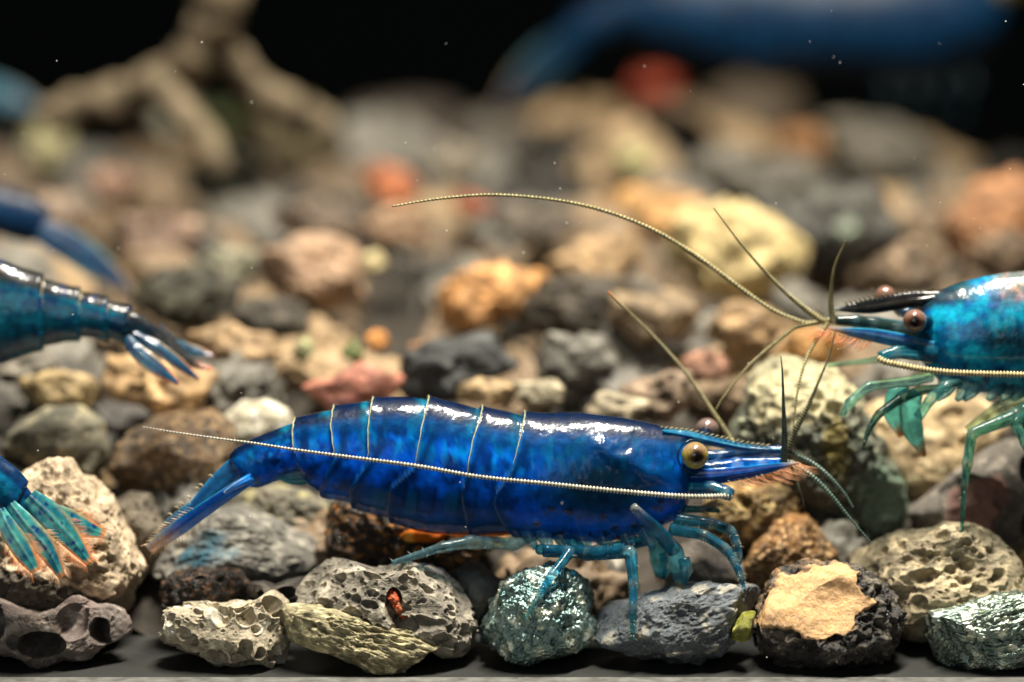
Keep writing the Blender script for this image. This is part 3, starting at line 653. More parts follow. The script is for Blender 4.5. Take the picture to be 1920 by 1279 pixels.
def leg(parent, path, c, tip=None, bristles=0, seed=0, joint=(0.7, 0.78, 0.66, 0.95), name='leg', side=(0, 0, -1.0), blen=9, sides=10, jsw=1.22):
    p, r = limb_arrays(path, sides=sides)
    a = np.asarray(path, float); jp = P(a[1:-1, 0], a[1:-1, 1], a[1:-1, 2]) if len(a) > 2 else np.zeros((0, 3))
    jw = np.zeros(len(p))
    for q in jp: jw = np.maximum(jw, np.exp(-(np.linalg.norm(p - q, axis=1) / 0.13) ** 2))
    r = r * (1 + (jsw - 1) * jw)
    v, f = tube_arrays(p, r, sides)
    t = np.linspace(0, 1, len(p)); cc = np.tile(np.asarray(c, float), (len(p), 1))
    cc = cc * np.r_[1, 1, 1, 1][None, :]
    nz = vnoise(p * 5.0 + seed, seed); cc[:, :3] *= (0.65 + 0.7 * nz)[:, None]
    if tip is not None: cc = mixc(cc, np.asarray(tip, float), sstep(0.72, 0.98, t))
    cc = mixc(cc, np.asarray(joint, float), jw * 0.45)
    cv = np.vstack([np.repeat(cc, sides, axis=0), cc[:1], cc[-1:]])
    o = mesh_obj(name, v, f, M['limb'], parent=parent, colour=cv)
    if bristles:
        rg = np.random.default_rng(seed + 5); b = Batch()
        i = rg.integers(2, len(p) - 1, bristles)
        tn = np.gradient(p, axis=0); tn /= np.linalg.norm(tn, axis=1)[:, None]
        d = np.asarray(side, float)[None, :] * rg.choice([-1, 1], bristles)[:, None] + rg.normal(0, 0.5, (bristles, 3)); d -= (np.sum(d * tn[i], 1))[:, None] * tn[i]
        d /= np.linalg.norm(d, axis=1)[:, None]; d = d + tn[i] * 0.6; d /= np.linalg.norm(d, axis=1)[:, None]
        hairs(b, p[i] + d * (r[i] * 0.8)[:, None], d, rg.uniform(0.5, 1.2, bristles) * blen * MMP, 0.7 * MMP, (0.55, 0.5, 0.38, 0.8))
        tag(b.build('bristles', M['hair'], o), kind='stuff')
    return o
def feeler(parent, path, c0, c1, period=6.0, name='antenna', tipc=None, bead=0.25, a0=0.95, sides=7):
    """long ringed feeler: each ring is a bead of the tube"""
    a = np.asarray(path, float); n = int(np.hypot(np.diff(a[:, 0]), np.diff(a[:, 1])).sum())
    w = np.c_[P(a[:, 0], a[:, 1], a[:, 2]), a[:, 3] * MMP]
    w = catmull(w, max(40, n))
    L = np.linalg.norm(np.diff(w[:, :3], axis=0), axis=1).sum() * PPM
    # the rings get closer towards the tip
    k = int(L / period); m = 5
    r = resample(w, k * m + 1)
    ph = (np.arange(len(r)) % m) / m
    on = 0.5 - 0.5 * np.cos(ph * 2 * math.pi)
    p = r[:, :3]; rad = np.maximum(r[:, 3], 0.35 * MMP) * (1 - bead + 2 * bead * on)
    v, f = tube_arrays(p, rad, sides)
    cc = mixc(np.r_[c0, a0], np.r_[c1, a0], on ** 2)
    if tipc is not None: cc = mixc(cc, np.r_[tipc, a0], sstep(0.93, 1.0, np.linspace(0, 1, len(p))))
    return mesh_obj(name, v, f, M['feeler'], parent=parent, colour=np.vstack([np.repeat(cc, sides, axis=0), cc[:1], cc[-1:]]))
def blade(parent, pts, hw, tilt, th, colf, name='tail_blade', n=40, m=13, mat='shell', cup=0.0):
    """leaf-like plate. pts (px,py,Y); hw half-width px; tilt turns its width out of the picture plane"""
    a = catmull(np.c_[np.asarray(pts, float), np.asarray(hw, float), np.broadcast_to(np.asarray(th, float), len(pts))], n)
    ctr = P(a[:, 0], a[:, 1], a[:, 2]); tn = np.gradient(ctr, axis=0); tn /= np.linalg.norm(tn, axis=1)[:, None]
    pr = np.cross(tn, FWD); pr /= np.linalg.norm(pr, axis=1)[:, None]
    dp = np.cross(pr, tn)
    wd = pr * math.cos(tilt) + dp * math.sin(tilt); nm = np.cross(wd, tn)
    c = np.linspace(-1, 1, m); h = np.maximum(a[:, 3], 0.2) * MMP; tk = a[:, 4] * MMP
    body = ctr[:, None, :] + wd[:, None, :] * (h[:, None] * c[None, :])[..., None]
    lens = np.sqrt(np.clip(1 - c * c, 0, 1)) * (0.6 + 0.4 * np.exp(-(c / 0.18) ** 2))
    off = (tk[:, None] * lens[None, :])[..., None] * nm[:, None, :]
    bend = nm[:, None, :] * (cup * h[:, None] * (c[None, :] ** 2))[..., None]
    top = (body + off + bend).reshape(-1, 3); bot = (body - off + bend).reshape(-1, 3)
    i = np.arange(n - 1)[:, None] * m; j = np.arange(m - 1)[None, :]
    f = np.stack([i + j, i + j + 1, i + m + j + 1, i + m + j], -1).reshape(-1, 4)
    F = np.vstack([f, f[:, ::-1] + n * m])
    al = np.repeat(np.linspace(0, 1, n), m); ac = np.tile(c, n); u, v_ = to_px(top)
    cc = colf(al, ac, u, v_)
    o = mesh_obj(name, np.vstack([top, bot]), F, M[mat], parent=parent, colour=np.vstack([cc, cc]))
    return o, body, wd, tn, nm, h
def blade_fringe(parent, B, c, lo=0.62, length=16, num=70, seed=0, r0=0.55, both=True):
    o, body, wd, tn, nm, h = B
    rg = np.random.default_rng(seed); b = Batch(); n, m, _ = body.shape
    for k in range(num):
        t = lo + (1 - lo) * rg.random(); i = min(n - 1, int(t * (n - 1))); sgn = rg.choice([-1, 1]) if both else 1
        e = sstep(0.85, 1.0, np.array([t]))[0]
        s = body[i, 0 if sgn < 0 else m - 1]; d = wd[i] * sgn * (1 - 0.5 * e) + tn[i] * (0.8 + e) + nm[i] * rg.normal(0, 0.15); d /= np.linalg.norm(d)
        hairs(b, [s], [d], [length * MMP * rg.uniform(0.6, 1.1)], r0 * MMP, c, seg=3)
    return tag(b.build('fringe', M['hair'], o), kind='stuff')
def body_surface(parent, st, Y0, roll, bounds, sign, colf, ns=380, nt=112, wide=0.85, expo=0.46, step=(6.0, 3.5), lines=True, linec=(0.42, 0.42, 0.24), name='body', lump=1.2, ridge=None, shrink=0.0, mat='shell'):
    """one continuous skin lofted from tail to head; bounds = shell edges [(u,v)...] with the row where the pale edge ends"""
    a = catmull(np.asarray(st, float), 600)
    a = resample(np.c_[(a[:, 0] + a[:, 2]) / 2, (a[:, 1] + a[:, 3]) / 2, np.zeros(len(a)), a], ns)[:, 3:]
    D, V, Wd = a[:, 0:2], a[:, 2:4], np.maximum(a[:, 4], 2) * wide
    if shrink: D, V, Wd = D + (V - D) * shrink * 0.75, V + (D - V) * shrink * 0.6, Wd * (1 - shrink * 1.5)
    th = np.arange(nt) * 2 * math.pi / nt; t = (1 - np.cos(th)) / 2
    lat = np.sign(np.sin(th)) * np.abs(np.sin(th)) ** (2 * expo) * (0.90 + 0.20 * np.clip(t, 0, 1) - 0.12 * np.clip(t - 0.6, 0, 1))
    U2 = D[:, None, :] + (V - D)[:, None, :] * t[None, :, None]
    Wl = -Wd[:, None] * lat[None, :]                       # near side towards the camera
    h = (V - D); hl = np.linalg.norm(h, axis=1, keepdims=True); hd = h / (hl + 1e-9)
    nx = -np.cos(th)[None, :, None] * hd[:, None, :]; nw = -np.sin(th)[None, :] * np.ones((ns, 1))
    disp = np.zeros((ns, nt)); dist = []
    for b_, vend in bounds:
        b_ = np.asarray(b_, float); ub = np.interp(U2[..., 1], b_[:, 1], b_[:, 0]); dd = sign * (U2[..., 0] - ub); dist.append((dd, vend))
        disp += np.where(dd > 0, step[0] * np.exp(-dd / 34.0), -step[1] * np.exp(dd / 16.0))
    disp += lump * 2 * (fbm(np.stack([U2[..., 0].ravel() / 55, U2[..., 1].ravel() / 55, Wl.ravel() / 60], 1), 3, 12)).reshape(ns, nt)
    if ridge is not None:
        r0, r1, r2, amp = ridge; yr = np.interp(U2[..., 0], [r0[0], r1[0], r2[0]], [r0[1], r1[1], r2[1]]); along = sstep(r0[0] - 20, r0[0] + 30, U2[..., 0]) * sstep(r2[0] + 20, r2[0] - 30, U2[..., 0])
        wob = 12 * fbm(np.stack([U2[..., 0].ravel() / 30, U2[..., 1].ravel() / 30, 0 * Wl.ravel()], 1), 3, 44).reshape(ns, nt)
        disp += amp * along * np.exp(-((U2[..., 1] - yr - 10 + wob) / 17.0) ** 2)
    fade = np.minimum(1, np.minimum(np.arange(ns), np.arange(ns)[::-1]) / 6.0)[:, None]
    disp = disp * fade
    UV = U2 + nx * disp[..., None]; Wl = Wl + nw * disp
    nrm = np.array([0.0, math.cos(roll), math.sin(roll)]); kp = MMP * (DIST + Y0) / DIST
    pos = P(UV[..., 0], UV[..., 1], np.full((ns, nt), float(Y0))) + nrm[None, None, :] * (Wl * kp)[..., None]
    cc = colf(U2[..., 0].ravel(), U2[..., 1].ravel(), np.tile(t, ns), np.repeat(np.linspace(0, 1, ns), nt), dist)
    i = np.arange(ns - 1)[:, None] * nt; j = np.arange(nt)[None, :]; j2 = (j + 1) % nt
    f = np.stack([i + j, i + nt + j, i + nt + j2, i + j2], -1).reshape(-1, 4).tolist()
    v = pos.reshape(-1, 3); N = len(v)
    v = np.vstack([v, pos[0].mean(0), pos[-1].mean(0)]); cc = np.vstack([cc, cc[0], cc[-1]])
    for q in range(nt):
        q2 = (q + 1) % nt; f.append((N, q, q2)); f.append((N + 1, (ns - 1) * nt + q2, (ns - 1) * nt + q))
    o = mesh_obj(name, v, f, M[mat], parent=parent, colour=cc)
    if lines:
        for dd, vend in dist:
            pts = []
            order = list(range(nt // 2, nt)) + list(range(0, nt // 2))
            for q in order:
                s_ = dd[:, q]; k = np.where(np.diff(np.sign(s_)) != 0)[0]
                if len(k) == 0: continue
                k = k[0]
                if U2[k, q, 1] > vend: continue
                pts.append(pos[k + 1 if sign * 1 > 0 else k, q])
            if len(pts) > 6:
                pts = np.array(pts); pts[1:-1] = (pts[:-2] + pts[1:-1] * 2 + pts[2:]) / 4
                rr = 1.15 * kp * np.minimum(1, np.minimum(np.arange(len(pts)), np.arange(len(pts))[::-1]) / 8.0 + 0.25)
                vv, ff = tube_arrays(pts, rr, 6); mesh_obj('shell_edge', vv, ff, M['feeler'], parent=o, colour=np.tile(np.r_[linec, 0.9], (len(vv), 1)))
    return o
def eye(parent, px, py, Y, r, axis, dark=(0.006, 0.005, 0.004), mid=(0.10, 0.055, 0.02), rim=(0.50, 0.42, 0.05), top=(0.26, 0.16, 0.10)):
    d, f = ico(5); ax = np.asarray(axis, float); ax /= np.linalg.norm(ax); k = d @ ax
    n = fbm(d * 3, 3, 4) * 0.10
    c = mixc(np.array(rim), np.array(mid), sstep(0.50, 0.92, k + n)); c = mixc(c, np.array(dark), sstep(0.84, 0.985, k + n))
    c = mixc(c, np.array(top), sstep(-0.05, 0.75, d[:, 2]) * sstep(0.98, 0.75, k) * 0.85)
    q = P(float(px), float(py), float(Y)); e = mesh_obj('eye', q + d * r * MMP, f, M['eye'], parent=parent, colour=c)
    return e
def spots(u, v, cell, rmin, rmax, prob, seed):
    """soft-edged irregular pigment dots, 0..1"""
    q = np.stack([u / cell, v / cell, np.zeros(len(u))], 1)
    x = q[:, 0] + 0.25 * fbm(q * 2, 2, seed); y = q[:, 1] + 0.25 * fbm(q * 2, 2, seed + 1)
    fx_, fy_ = np.floor(x).astype(np.int64), np.floor(y).astype(np.int64); o = np.zeros(len(u)); zz = np.zeros(len(u), np.int64)
    for a in (-1, 0, 1):
        for b in (-1, 0, 1):
            i, j = fx_ + a, fy_ + b
            r = rmin + (rmax - rmin) * hash3(i, j, zz, seed + 4); d = np.hypot(x - i - hash3(i, j, zz, seed + 1), y - j - hash3(i, j, zz, seed + 2)) / r
            o = np.maximum(o, np.where(hash3(i, j, zz, seed + 5) < prob, np.clip((1 - d) * 2.5, 0, 1), 0))
    return o

# ---- the blue shrimp walking on the front stones
DEEP = np.array([0.001, 0.020, 0.105]); BLUE = np.array([0.001, 0.100, 0.37]); BRIGHT = np.array([0.001, 0.19, 0.60]); TEAL = np.array([0.001, 0.20, 0.32]); NAVY = np.array([0.001, 0.008, 0.035])
hero_base = P(1120.0, 1120.0, 0.0)
hero = empty('shrimp', hero_base, 'royal-blue shrimp walking over the front stones, facing right, a ringed antenna swept along its side', 'shrimp', 'blue shrimps')
HERO = [(430, 853, 470, 913, 26), (466, 829, 493, 910, 34), (510, 809, 525, 899, 40), (552, 790, 560, 890, 46), (588, 778, 602, 922, 58), (625, 768, 640, 934, 68),
        (662, 759, 690, 955, 76), (699, 752, 735, 972, 82), (750, 747, 785, 990, 86), (804, 750, 835, 997, 90), (865, 761, 890, 997, 93), (905, 768, 925, 997, 95),
        (945, 774, 955, 998, 96), (984, 779, 985, 1001, 97), (1025, 779, 1025, 1004, 98), (1075, 776, 1078, 1010, 100), (1125, 780, 1135, 1012, 98), (1175, 787, 1190, 1001, 92),
        (1220, 796, 1240, 984, 82), (1258, 805, 1274, 966, 68), (1282, 812, 1290, 940, 52), (1300, 830, 1298, 912, 34), (1308, 850, 1303, 890, 14)]
HB = [([(430, 850), (428, 865), (437, 876), (445, 920)], 876), ([(552, 788), (549, 808), (554, 836), (575, 900)], 838), ([(625, 766), (622, 790), (630, 840), (600, 905), (606, 935)], 842),
      ([(699, 750), (692, 790), (693, 830), (686, 855), (655, 900), (660, 940)], 850), ([(804, 749), (792, 786), (779, 852), (735, 890), (725, 930), (735, 985)], 853),
      ([(905, 766), (887, 808), (874, 868), (866, 900), (880, 1000)], 870), ([(984, 777), (971, 818), (957, 860), (931, 893), (926, 918), (936, 948), (955, 978), (974, 1003)], 850)]
def hero_col(u, v, t, s, dist):
    p2 = np.stack([u / 46, v / 46, np.zeros(len(u))], 1)
    f1 = np.clip(fbm(p2, 4, 91) * 1.5 + 0.5, 0, 1); f2 = np.clip(fbm(p2 * 2.3 + 5, 4, 95) * 1.5 + 0.5, 0, 1); f3 = np.clip(fbm(np.stack([u / 20, v / 34, 0 * u], 1), 3, 99) * 1.5 + 0.5, 0, 1)
    c = mixc(DEEP, BLUE, sstep(0.1, 0.75, f1)); c = mixc(c, BRIGHT, sstep(0.55, 1.0, f2) * 0.6)
    c = mixc(c, TEAL * 1.3, sstep(0.55, 0.9, f3) * sstep(0.5, 0.25, t) * 0.8)
    alpha = np.full(len(u), 0.985)
    car = sstep(975, 1000, u)
    # dark gut; darkness of the translucent back edge painted in navy
    g = np.exp(-(((u - 1140) / 105) ** 2 + ((v - 893) / 62) ** 2)); c = mixc(c, np.array([0.001, 0.011, 0.016]), np.clip(g * 1.35, 0, 1) * (0.7 + 0.3 * f2))
    g = np.exp(-(((u - 1070) / 50) ** 2 + ((v - 830) / 22) ** 2)); c = mixc(c, np.array([0.002, 0.10, 0.13]), g * f3)
    g = np.exp(-(((u - 1215) / 60) ** 2 + ((v - 900) / 36) ** 2)); c = mixc(c, BRIGHT * 0.9, g * 0.7)
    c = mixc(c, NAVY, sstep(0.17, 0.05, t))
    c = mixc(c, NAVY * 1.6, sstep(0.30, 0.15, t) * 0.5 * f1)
    # darker inner muscle lines just ahead of every shell edge, teal flecks behind
    for k, (dd, ve) in enumerate(dist[1:]):
        d1 = dd.ravel(); c = mixc(c, DEEP * 0.5, np.exp(-((d1 - 24 + (v - 800) * 0.22) / 8) ** 2) * 0.9 * sstep(0.72, 0.5, t))
        c = mixc(c, TEAL * 1.3, np.exp(-((d1 + 12) / 10) ** 2) * sstep(0.35, 0.15, t) * f2)
    d7 = dist[-1][0].ravel(); c = mixc(c, DEEP * 0.4, np.exp(-(d7 / 5.0) ** 2) * sstep(880, 910, v) * 0.8)
    # lower belly between the plates: thin, greenish, see-through, with the darker swimming legs inside
    low = sstep(0.60, 0.72, t) * (1 - car) * sstep(600, 680, u) * sstep(960, 925, u - (v - 915) * 0.4)
    c = mixc(c, np.array([0.001, 0.045, 0.12]), low * 0.75)
    for (a0, a1) in ((838, 868), (700, 730), (762, 785)):
        w = sstep(a0 - 6, a0 + 3, u) * sstep(a1 + 6, a1 - 3, u) * sstep(895, 905, v) * sstep(950, 940, v); c = mixc(c, np.array([0.003, 0.115, 0.135]), w * 0.6)
    for (x0, y0, y1) in ((803, 888, 942), (880, 888, 948), (748, 880, 930)):
        dx = np.abs(u - x0 + (v - 900) * 0.12); w = np.exp(-((dx - 15) / 3.2) ** 2) * sstep(y0, y0 + 8, v) * sstep(y1 + 4, y1 - 6, v) + np.exp(-((v - y1) / 3.5) ** 2) * sstep(17, 13, dx)
        c = mixc(c, NAVY * 0.8, np.clip(w, 0, 1) * 0.85); c = mixc(c, DEEP * 0.8, sstep(15, 10, dx) * sstep(y0, y0 + 8, v) * sstep(y1, y1 - 6, v) * 0.5)
    edge = sstep(0.90, 0.99, t) * (1 - car)
    c = mixc(c, np.array([0.20, 0.13, 0.02]), edge * 0.45 * sstep(660, 720, u))
    alpha = alpha - 0.28 * low - 0.25 * edge
    # small dark pigment dots low on the carapace
    sp = spots(u, v, 25, 0.12, 0.26, 0.75, 61); c = mixc(c, NAVY * 1.5, sp * sstep(885, 930, v) * car * 0.75)
    c = mixc(c, BRIGHT, sstep(910, 985, v) * car * 0.55)  # lower carapace painted brighter for light coming through the shell
    alpha -= 0.12 * sstep(0.85, 1.0, t) * car
    return np.c_[c, alpha]
def hero_flesh(u, v, t, s, dist):
    c = hero_col(u, v, t, s, dist); c[:, :3] = c[:, :3] * np.array([1.5, 3.0, 2.5]); return c
def hero_skin(u, v, t, s, dist):
    c = hero_col(u, v, t, s, dist); f = np.clip(fbm(np.stack([u / 60, v / 60, 0 * u], 1), 3, 71) + 0.5, 0, 1)
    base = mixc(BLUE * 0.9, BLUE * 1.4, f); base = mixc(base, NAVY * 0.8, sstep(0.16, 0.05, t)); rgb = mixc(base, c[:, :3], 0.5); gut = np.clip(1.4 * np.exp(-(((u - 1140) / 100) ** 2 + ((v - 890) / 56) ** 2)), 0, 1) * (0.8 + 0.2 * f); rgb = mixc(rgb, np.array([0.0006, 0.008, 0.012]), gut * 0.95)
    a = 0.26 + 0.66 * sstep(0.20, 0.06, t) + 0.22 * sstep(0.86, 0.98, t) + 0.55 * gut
    a = np.maximum(a, 0.9 * sstep(1255, 1290, u)); a = np.maximum(a, 0.75 * sstep(520, 470, u))
    for dd, ve in dist[1:]: a = np.maximum(a, 0.85 * np.exp(-((dd.ravel() - 3) / 5.0) ** 2)); rgb = mixc(rgb, DEEP * 0.8, np.exp(-((dd.ravel() - 4) / 4.0) ** 2) * sstep(830, 880, v) * 0.8)
    sp = spots(u, v, 30, 0.15, 0.33, 0.85, 61) * sstep(885, 925, v) * sstep(980, 1000, u); rgb = mixc(rgb, BRIGHT, sstep(900, 985, v) * sstep(975, 1010, u) * 0.5); rgb = mixc(rgb, NAVY, sp * 0.95); a = np.maximum(a, 0.9 * sp)  # dots, and the same painted brightening of the lower carapace
    return np.c_[rgb, a]
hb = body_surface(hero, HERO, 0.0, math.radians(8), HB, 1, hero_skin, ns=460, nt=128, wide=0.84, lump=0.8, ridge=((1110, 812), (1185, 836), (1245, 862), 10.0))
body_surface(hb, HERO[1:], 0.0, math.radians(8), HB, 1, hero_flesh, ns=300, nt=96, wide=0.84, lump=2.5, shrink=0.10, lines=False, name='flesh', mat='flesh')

def tailc(main, rimc, tipc, spot=0.0, seed=1, a=0.93, tipstart=0.8):
    def f(al, ac, u, v):
        n = np.clip(fbm(np.stack([u / 22, v / 22, 0 * u], 1), 3, seed) * 1.5 + 0.5, 0, 1)
        c = mixc(np.asarray(main[0]), np.asarray(main[1]), n)
        if spot: c = mixc(c, np.array([0.001, 0.03, 0.16]), spots(u, v, 17, 0.15, 0.34, 0.55, seed + 3) * spot * sstep(0.92, 0.75, np.abs(ac)))
        e = np.maximum(sstep(0.62, 0.86, np.abs(ac)) * sstep(0.15, 0.5, al), sstep(tipstart + 0.12, 1.0, al))
        c = mixc(c, np.asarray(rimc), e * 0.8); tp = sstep(tipstart - 0.3, tipstart + 0.05, al) * e
        c = mixc(c, np.asarray(rimc) * 0.8, (np.exp(-((ac + 0.28) / 0.05) ** 2) + np.exp(-((ac - 0.1) / 0.04) ** 2)) * 0.5 * sstep(0.9, 0.6, al))
        c = mixc(c, np.asarray(tipc), tp)
        return np.c_[c, a - 0.25 * e]
    return f
ORG = (0.55, 0.20, 0.05); CRM = (0.42, 0.36, 0.22)
tb = tailc((DEEP * 1.5, BLUE * 1.2), (0.02, 0.16, 0.34), (0.45, 0.33, 0.18), seed=5, tipstart=0.93)
blade(hero, [(452, 880, 0), (405, 922, 0), (352, 974, 0.05), (304, 1010, 0.1)], [30, 26, 17, 4], 0.15, [16, 12, 8, 3], tb, 'telson')
B = blade(hero, [(474, 896, -0.75), (440, 917, -0.95), (380, 958, -1.05), (325, 997, -1.1), (278, 1030, -1.1)], [12, 14, 16, 17, 10], 0.55, [9, 7, 5, 4, 2], tailc((BLUE * 0.8, BLUE * 1.6), (0.012, 0.14, 0.42), (0.62, 0.36, 0.14), seed=6, tipstart=0.9, a=0.93), 'tail_blade')
blade_fringe(hero, B, (0.6, 0.48, 0.32, 0.5), lo=0.55, length=16, num=90, seed=2, r0=0.9)
B = blade(hero, [(470, 890, 0.6), (430, 905, 0.9), (375, 945, 1.0), (320, 985, 1.05), (290, 1012, 1.05)], [12, 15, 18, 15, 4], 0.6, [8, 6, 4, 3, 2], tb, 'tail_blade')
blade(hero, [(470, 897, -1.0), (448, 908, -1.15), (420, 924, -1.2)], [8, 7, 3], 0.4, [6, 5, 2], tailc((BLUE, BRIGHT), (0.4, 0.45, 0.5), (0.4, 0.45, 0.5), seed=8), 'tail_spur')
rg = np.random.default_rng(8); bt = Batch()
for q in range(7):
    tt = (q + 0.7 * rg.random()) / 7; bt.add(*tube_arrays(np.array([P(402 - 88 * tt, 893 + 83 * tt, -0.35), P(398 - 88 * tt, 888 + 83 * tt, -0.4), P(393 - 88 * tt, 888 + 83 * tt, -0.42)]), np.array([2.0, 1.5, 0.4]) * MMP, 5), (0.45, 0.38, 0.24, 0.95))
tag(bt.build('tail_spines', M['hair'], hero), kind='stuff')
# translucent flap of the fifth segment
blade(hero, [(520, 893, -0.5), (548, 896, -0.55), (575, 892, -0.6), (592, 880, -0.6)], [4, 13, 14, 5], 0.1, [2, 2, 2, 1], lambda al, ac, u, v: np.c_[np.tile([0.02, 0.16, 0.20], (len(u), 1)), np.full(len(u), 0.6)], 'side_plate')
# belly rim
leg(hero, [(728, 970, -0.55, 1.2), (775, 993, -0.55, 1.5), (830, 1001, -0.5, 2.2), (870, 1003, -0.5, 4.5), (915, 1002, -0.5, 5.5), (962, 999, -0.5, 3.5)], (0.75, 0.24, 0.02, 0.85), name='belly_rim', joint=(0.55, 0.22, 0.04, 0.8), jsw=1.0)
# snout
LT = (0.003, 0.10, 0.24, 0.9)
def rostc(al, ac, u, v):
    c = mixc(np.array([0.002, 0.05, 0.20]), np.array([0.01, 0.16, 0.22]), np.clip(fbm(np.stack([u / 14, v / 14, 0 * u], 1), 3, 3) + 0.5, 0, 1))
    return np.c_[mixc(c, np.array([0.30, 0.30, 0.20]), sstep(0.5, 0.95, ac * -1) * 0.7), np.full(len(u), 0.95)]
ro = blade(hero, [(1240, 811, 0.0), (1285, 818, 0.0), (1340, 829, 0.0), (1400, 840, 0.0), (1468, 843, 0.0)], [7, 11, 9, 7, 1.5], 0.15, [26, 15, 7, 5, 2], rostc, 'rostrum', m=15)[0]
bt = Batch()
for q in range(22):
    tt = q / 21; x = 1235 + 200 * tt; y = np.interp(x, [1240, 1285, 1340, 1400, 1468], [803, 807, 819, 832, 840]); bt.add(*tube_arrays(np.array([P(x, y + 2, 0.0), P(x + 5, y - 2, 0.0), P(x + 9, y - 3, 0.0)]), np.array([1.8, 1.2, 0.3]) * MMP, 4), (0.35, 0.32, 0.2, 0.9))
tag(bt.build('rostrum_teeth', M['hair'], ro), kind='stuff')
def peduncle(parent, path, c, name='feeler_base', seed=3): return leg(parent, path, c, name=name, seed=seed, joint=(0.4, 0.55, 0.6, 0.95), jsw=1.1, sides=14)
PB = (0.006, 0.16, 0.52, 0.98)
peduncle(hero, [(1296, 882, -0.5, 19), (1340, 880, -0.5, 16), (1382, 871, -0.45, 14), (1430, 868, -0.4, 11), (1474, 866, -0.4, 10)], PB)
peduncle(hero, [(1296, 858, 0.6, 16), (1350, 856, 0.55, 12), (1385, 850, 0.5, 11), (1436, 845, 0.45, 9), (1476, 843, 0.4, 9)], PB, seed=7)
def scalec(al, ac, u, v):
    c = mixc(np.array([0.001, 0.022, 0.14]), np.array([0.001, 0.06, 0.26]), np.clip(fbm(np.stack([u / 20, v / 8, 0 * u], 1), 3, 17) + 0.5, 0, 1))
    c = mixc(c, np.array([0.22, 0.22, 0.42]), np.exp(-((ac - 0.45) / 0.06) ** 2) * sstep(0.08, 0.2, al))  # lilac highlight along the ridge, painted into the colour
    c = mixc(c, np.array([0.5, 0.3, 0.16]), sstep(0.8, 1.0, al))
    return np.c_[c, 0.95 - 0.3 * sstep(0.8, 1, al)]
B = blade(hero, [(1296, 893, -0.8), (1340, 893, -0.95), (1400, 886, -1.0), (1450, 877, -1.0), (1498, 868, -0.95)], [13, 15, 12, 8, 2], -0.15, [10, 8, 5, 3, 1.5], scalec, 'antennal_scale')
b = Batch(); rg = np.random.default_rng(3)
for q in range(120):
    t = rg.random() ** 0.7; x = 1335 + 165 * t; y = np.interp(x, [1335, 1400, 1450, 1500], [907, 897, 886, 870])
    s = P(x, y - 2, -0.9 + rg.normal(0, .1)); e = P(x + 14 + 22 * rg.random(), y + 18 + 14 * rg.random() - 12 * t, -0.9 + rg.normal(0, 0.35)); d = e - s; l = np.linalg.norm(d)
    hairs(b, [s], [d / l], [l * 1.15], 0.5 * MMP, (0.75, 0.52, 0.34, 0.5), curl=np.array([0.25, 0, 0.12]), seg=5)
tag(b.build('fringe', M['hair'], B[0]), kind='stuff')
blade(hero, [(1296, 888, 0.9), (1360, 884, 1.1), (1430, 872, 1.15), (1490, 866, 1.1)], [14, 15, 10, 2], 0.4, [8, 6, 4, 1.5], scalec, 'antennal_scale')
peduncle(hero, [(1296, 916, -0.9, 15), (1335, 915, -1.15, 13), (1362, 924, -1.35, 13), (1373, 929, -1.45, 11)], (0.01, 0.24, 0.58, 0.97), 'antenna_base', 5)
peduncle(hero, [(1310, 880, 1.0, 12), (1350, 862, 1.3, 10), (1376, 838, 1.5, 9)], (0.01, 0.2, 0.5, 0.97), 'antenna_base', 6)
# eyes on stalks
leg(hero, [(1290, 862, -0.3, 13), (1300, 856, -0.8, 15)], (0.002, 0.08, 0.25, 0.97), name='eye_stalk'); leg(hero, [(1300, 842, 0.3, 12), (1324, 812, 1.2, 14)], (0.002, 0.06, 0.2, 0.97), name='eye_stalk')
eye(hero, 1303, 854, -1.12, 25.5, (0.15, -1, 0.12)); eye(hero, 1326, 806, 1.55, 22.5, (0.2, 1, 0.1), rim=(0.10, 0.07, 0.06), top=(0.22, 0.15, 0.13))
a_ = np.radians(np.linspace(60, 285, 26)); orb = np.stack([P(1302 + 31 * math.cos(q), 856 - 31 * math.sin(q), -0.98 + 0.25 * math.cos(q)) for q in a_]); vv, ff = tube_arrays(orb, np.full(26, 2.2 * MMP), 6)
mesh_obj('orbit_rim', vv, ff, M['limb'], parent=hb, colour=np.tile([0.02, 0.16, 0.25, 0.95], (len(vv), 1)))
# feelers
YEL0 = np.array([0.13, 0.11, 0.04]); YEL1 = np.array([0.42, 0.37, 0.18]); SIL0 = np.array([0.20, 0.19, 0.14]); SIL1 = np.array([0.62, 0.60, 0.50]); DKT = np.array([0.012, 0.03, 0.028]); DKT1 = np.array([0.09, 0.13, 0.10])
feeler(hero, [(1373, 930, -1.5, 5.0), (1289, 931, -2.0, 4.7), (1172, 922, -2.35, 4.4), (1036, 908, -2.5, 4.0), (900, 894, -2.5, 3.6), (783, 874, -2.4, 3.7), (647, 856, -2.2, 3.2), (557, 844, -2.0, 2.8), (475, 831, -1.8, 2.4), (421, 824, -1.7, 2.0), (330, 811, -1.5, 1.5), (267, 800, -1.3, 0.8)], SIL0, SIL1, 6.4)
feeler(hero, [(1378, 836, 1.5, 5.4), (1357, 802, 1.7, 4.8), (1335, 770, 2.0, 4.4), (1287, 700, 2.4, 3.6), (1220, 625, 2.6, 2.8), (1140, 547, 2.7, 1.6)], YEL0 * 0.9, YEL1 * 0.85, 6.0, tipc=(0.6, 0.2, 0.04))
feeler(hero, [(1470, 872, -0.45, 7), (1471, 818, -0.6, 6), (1469, 760, -0.8, 3.4), (1467, 700, -0.9, 1.8), (1464, 668, -0.9, 0.8)], DKT, DKT1, 5.0, 'antennule', bead=0.12)
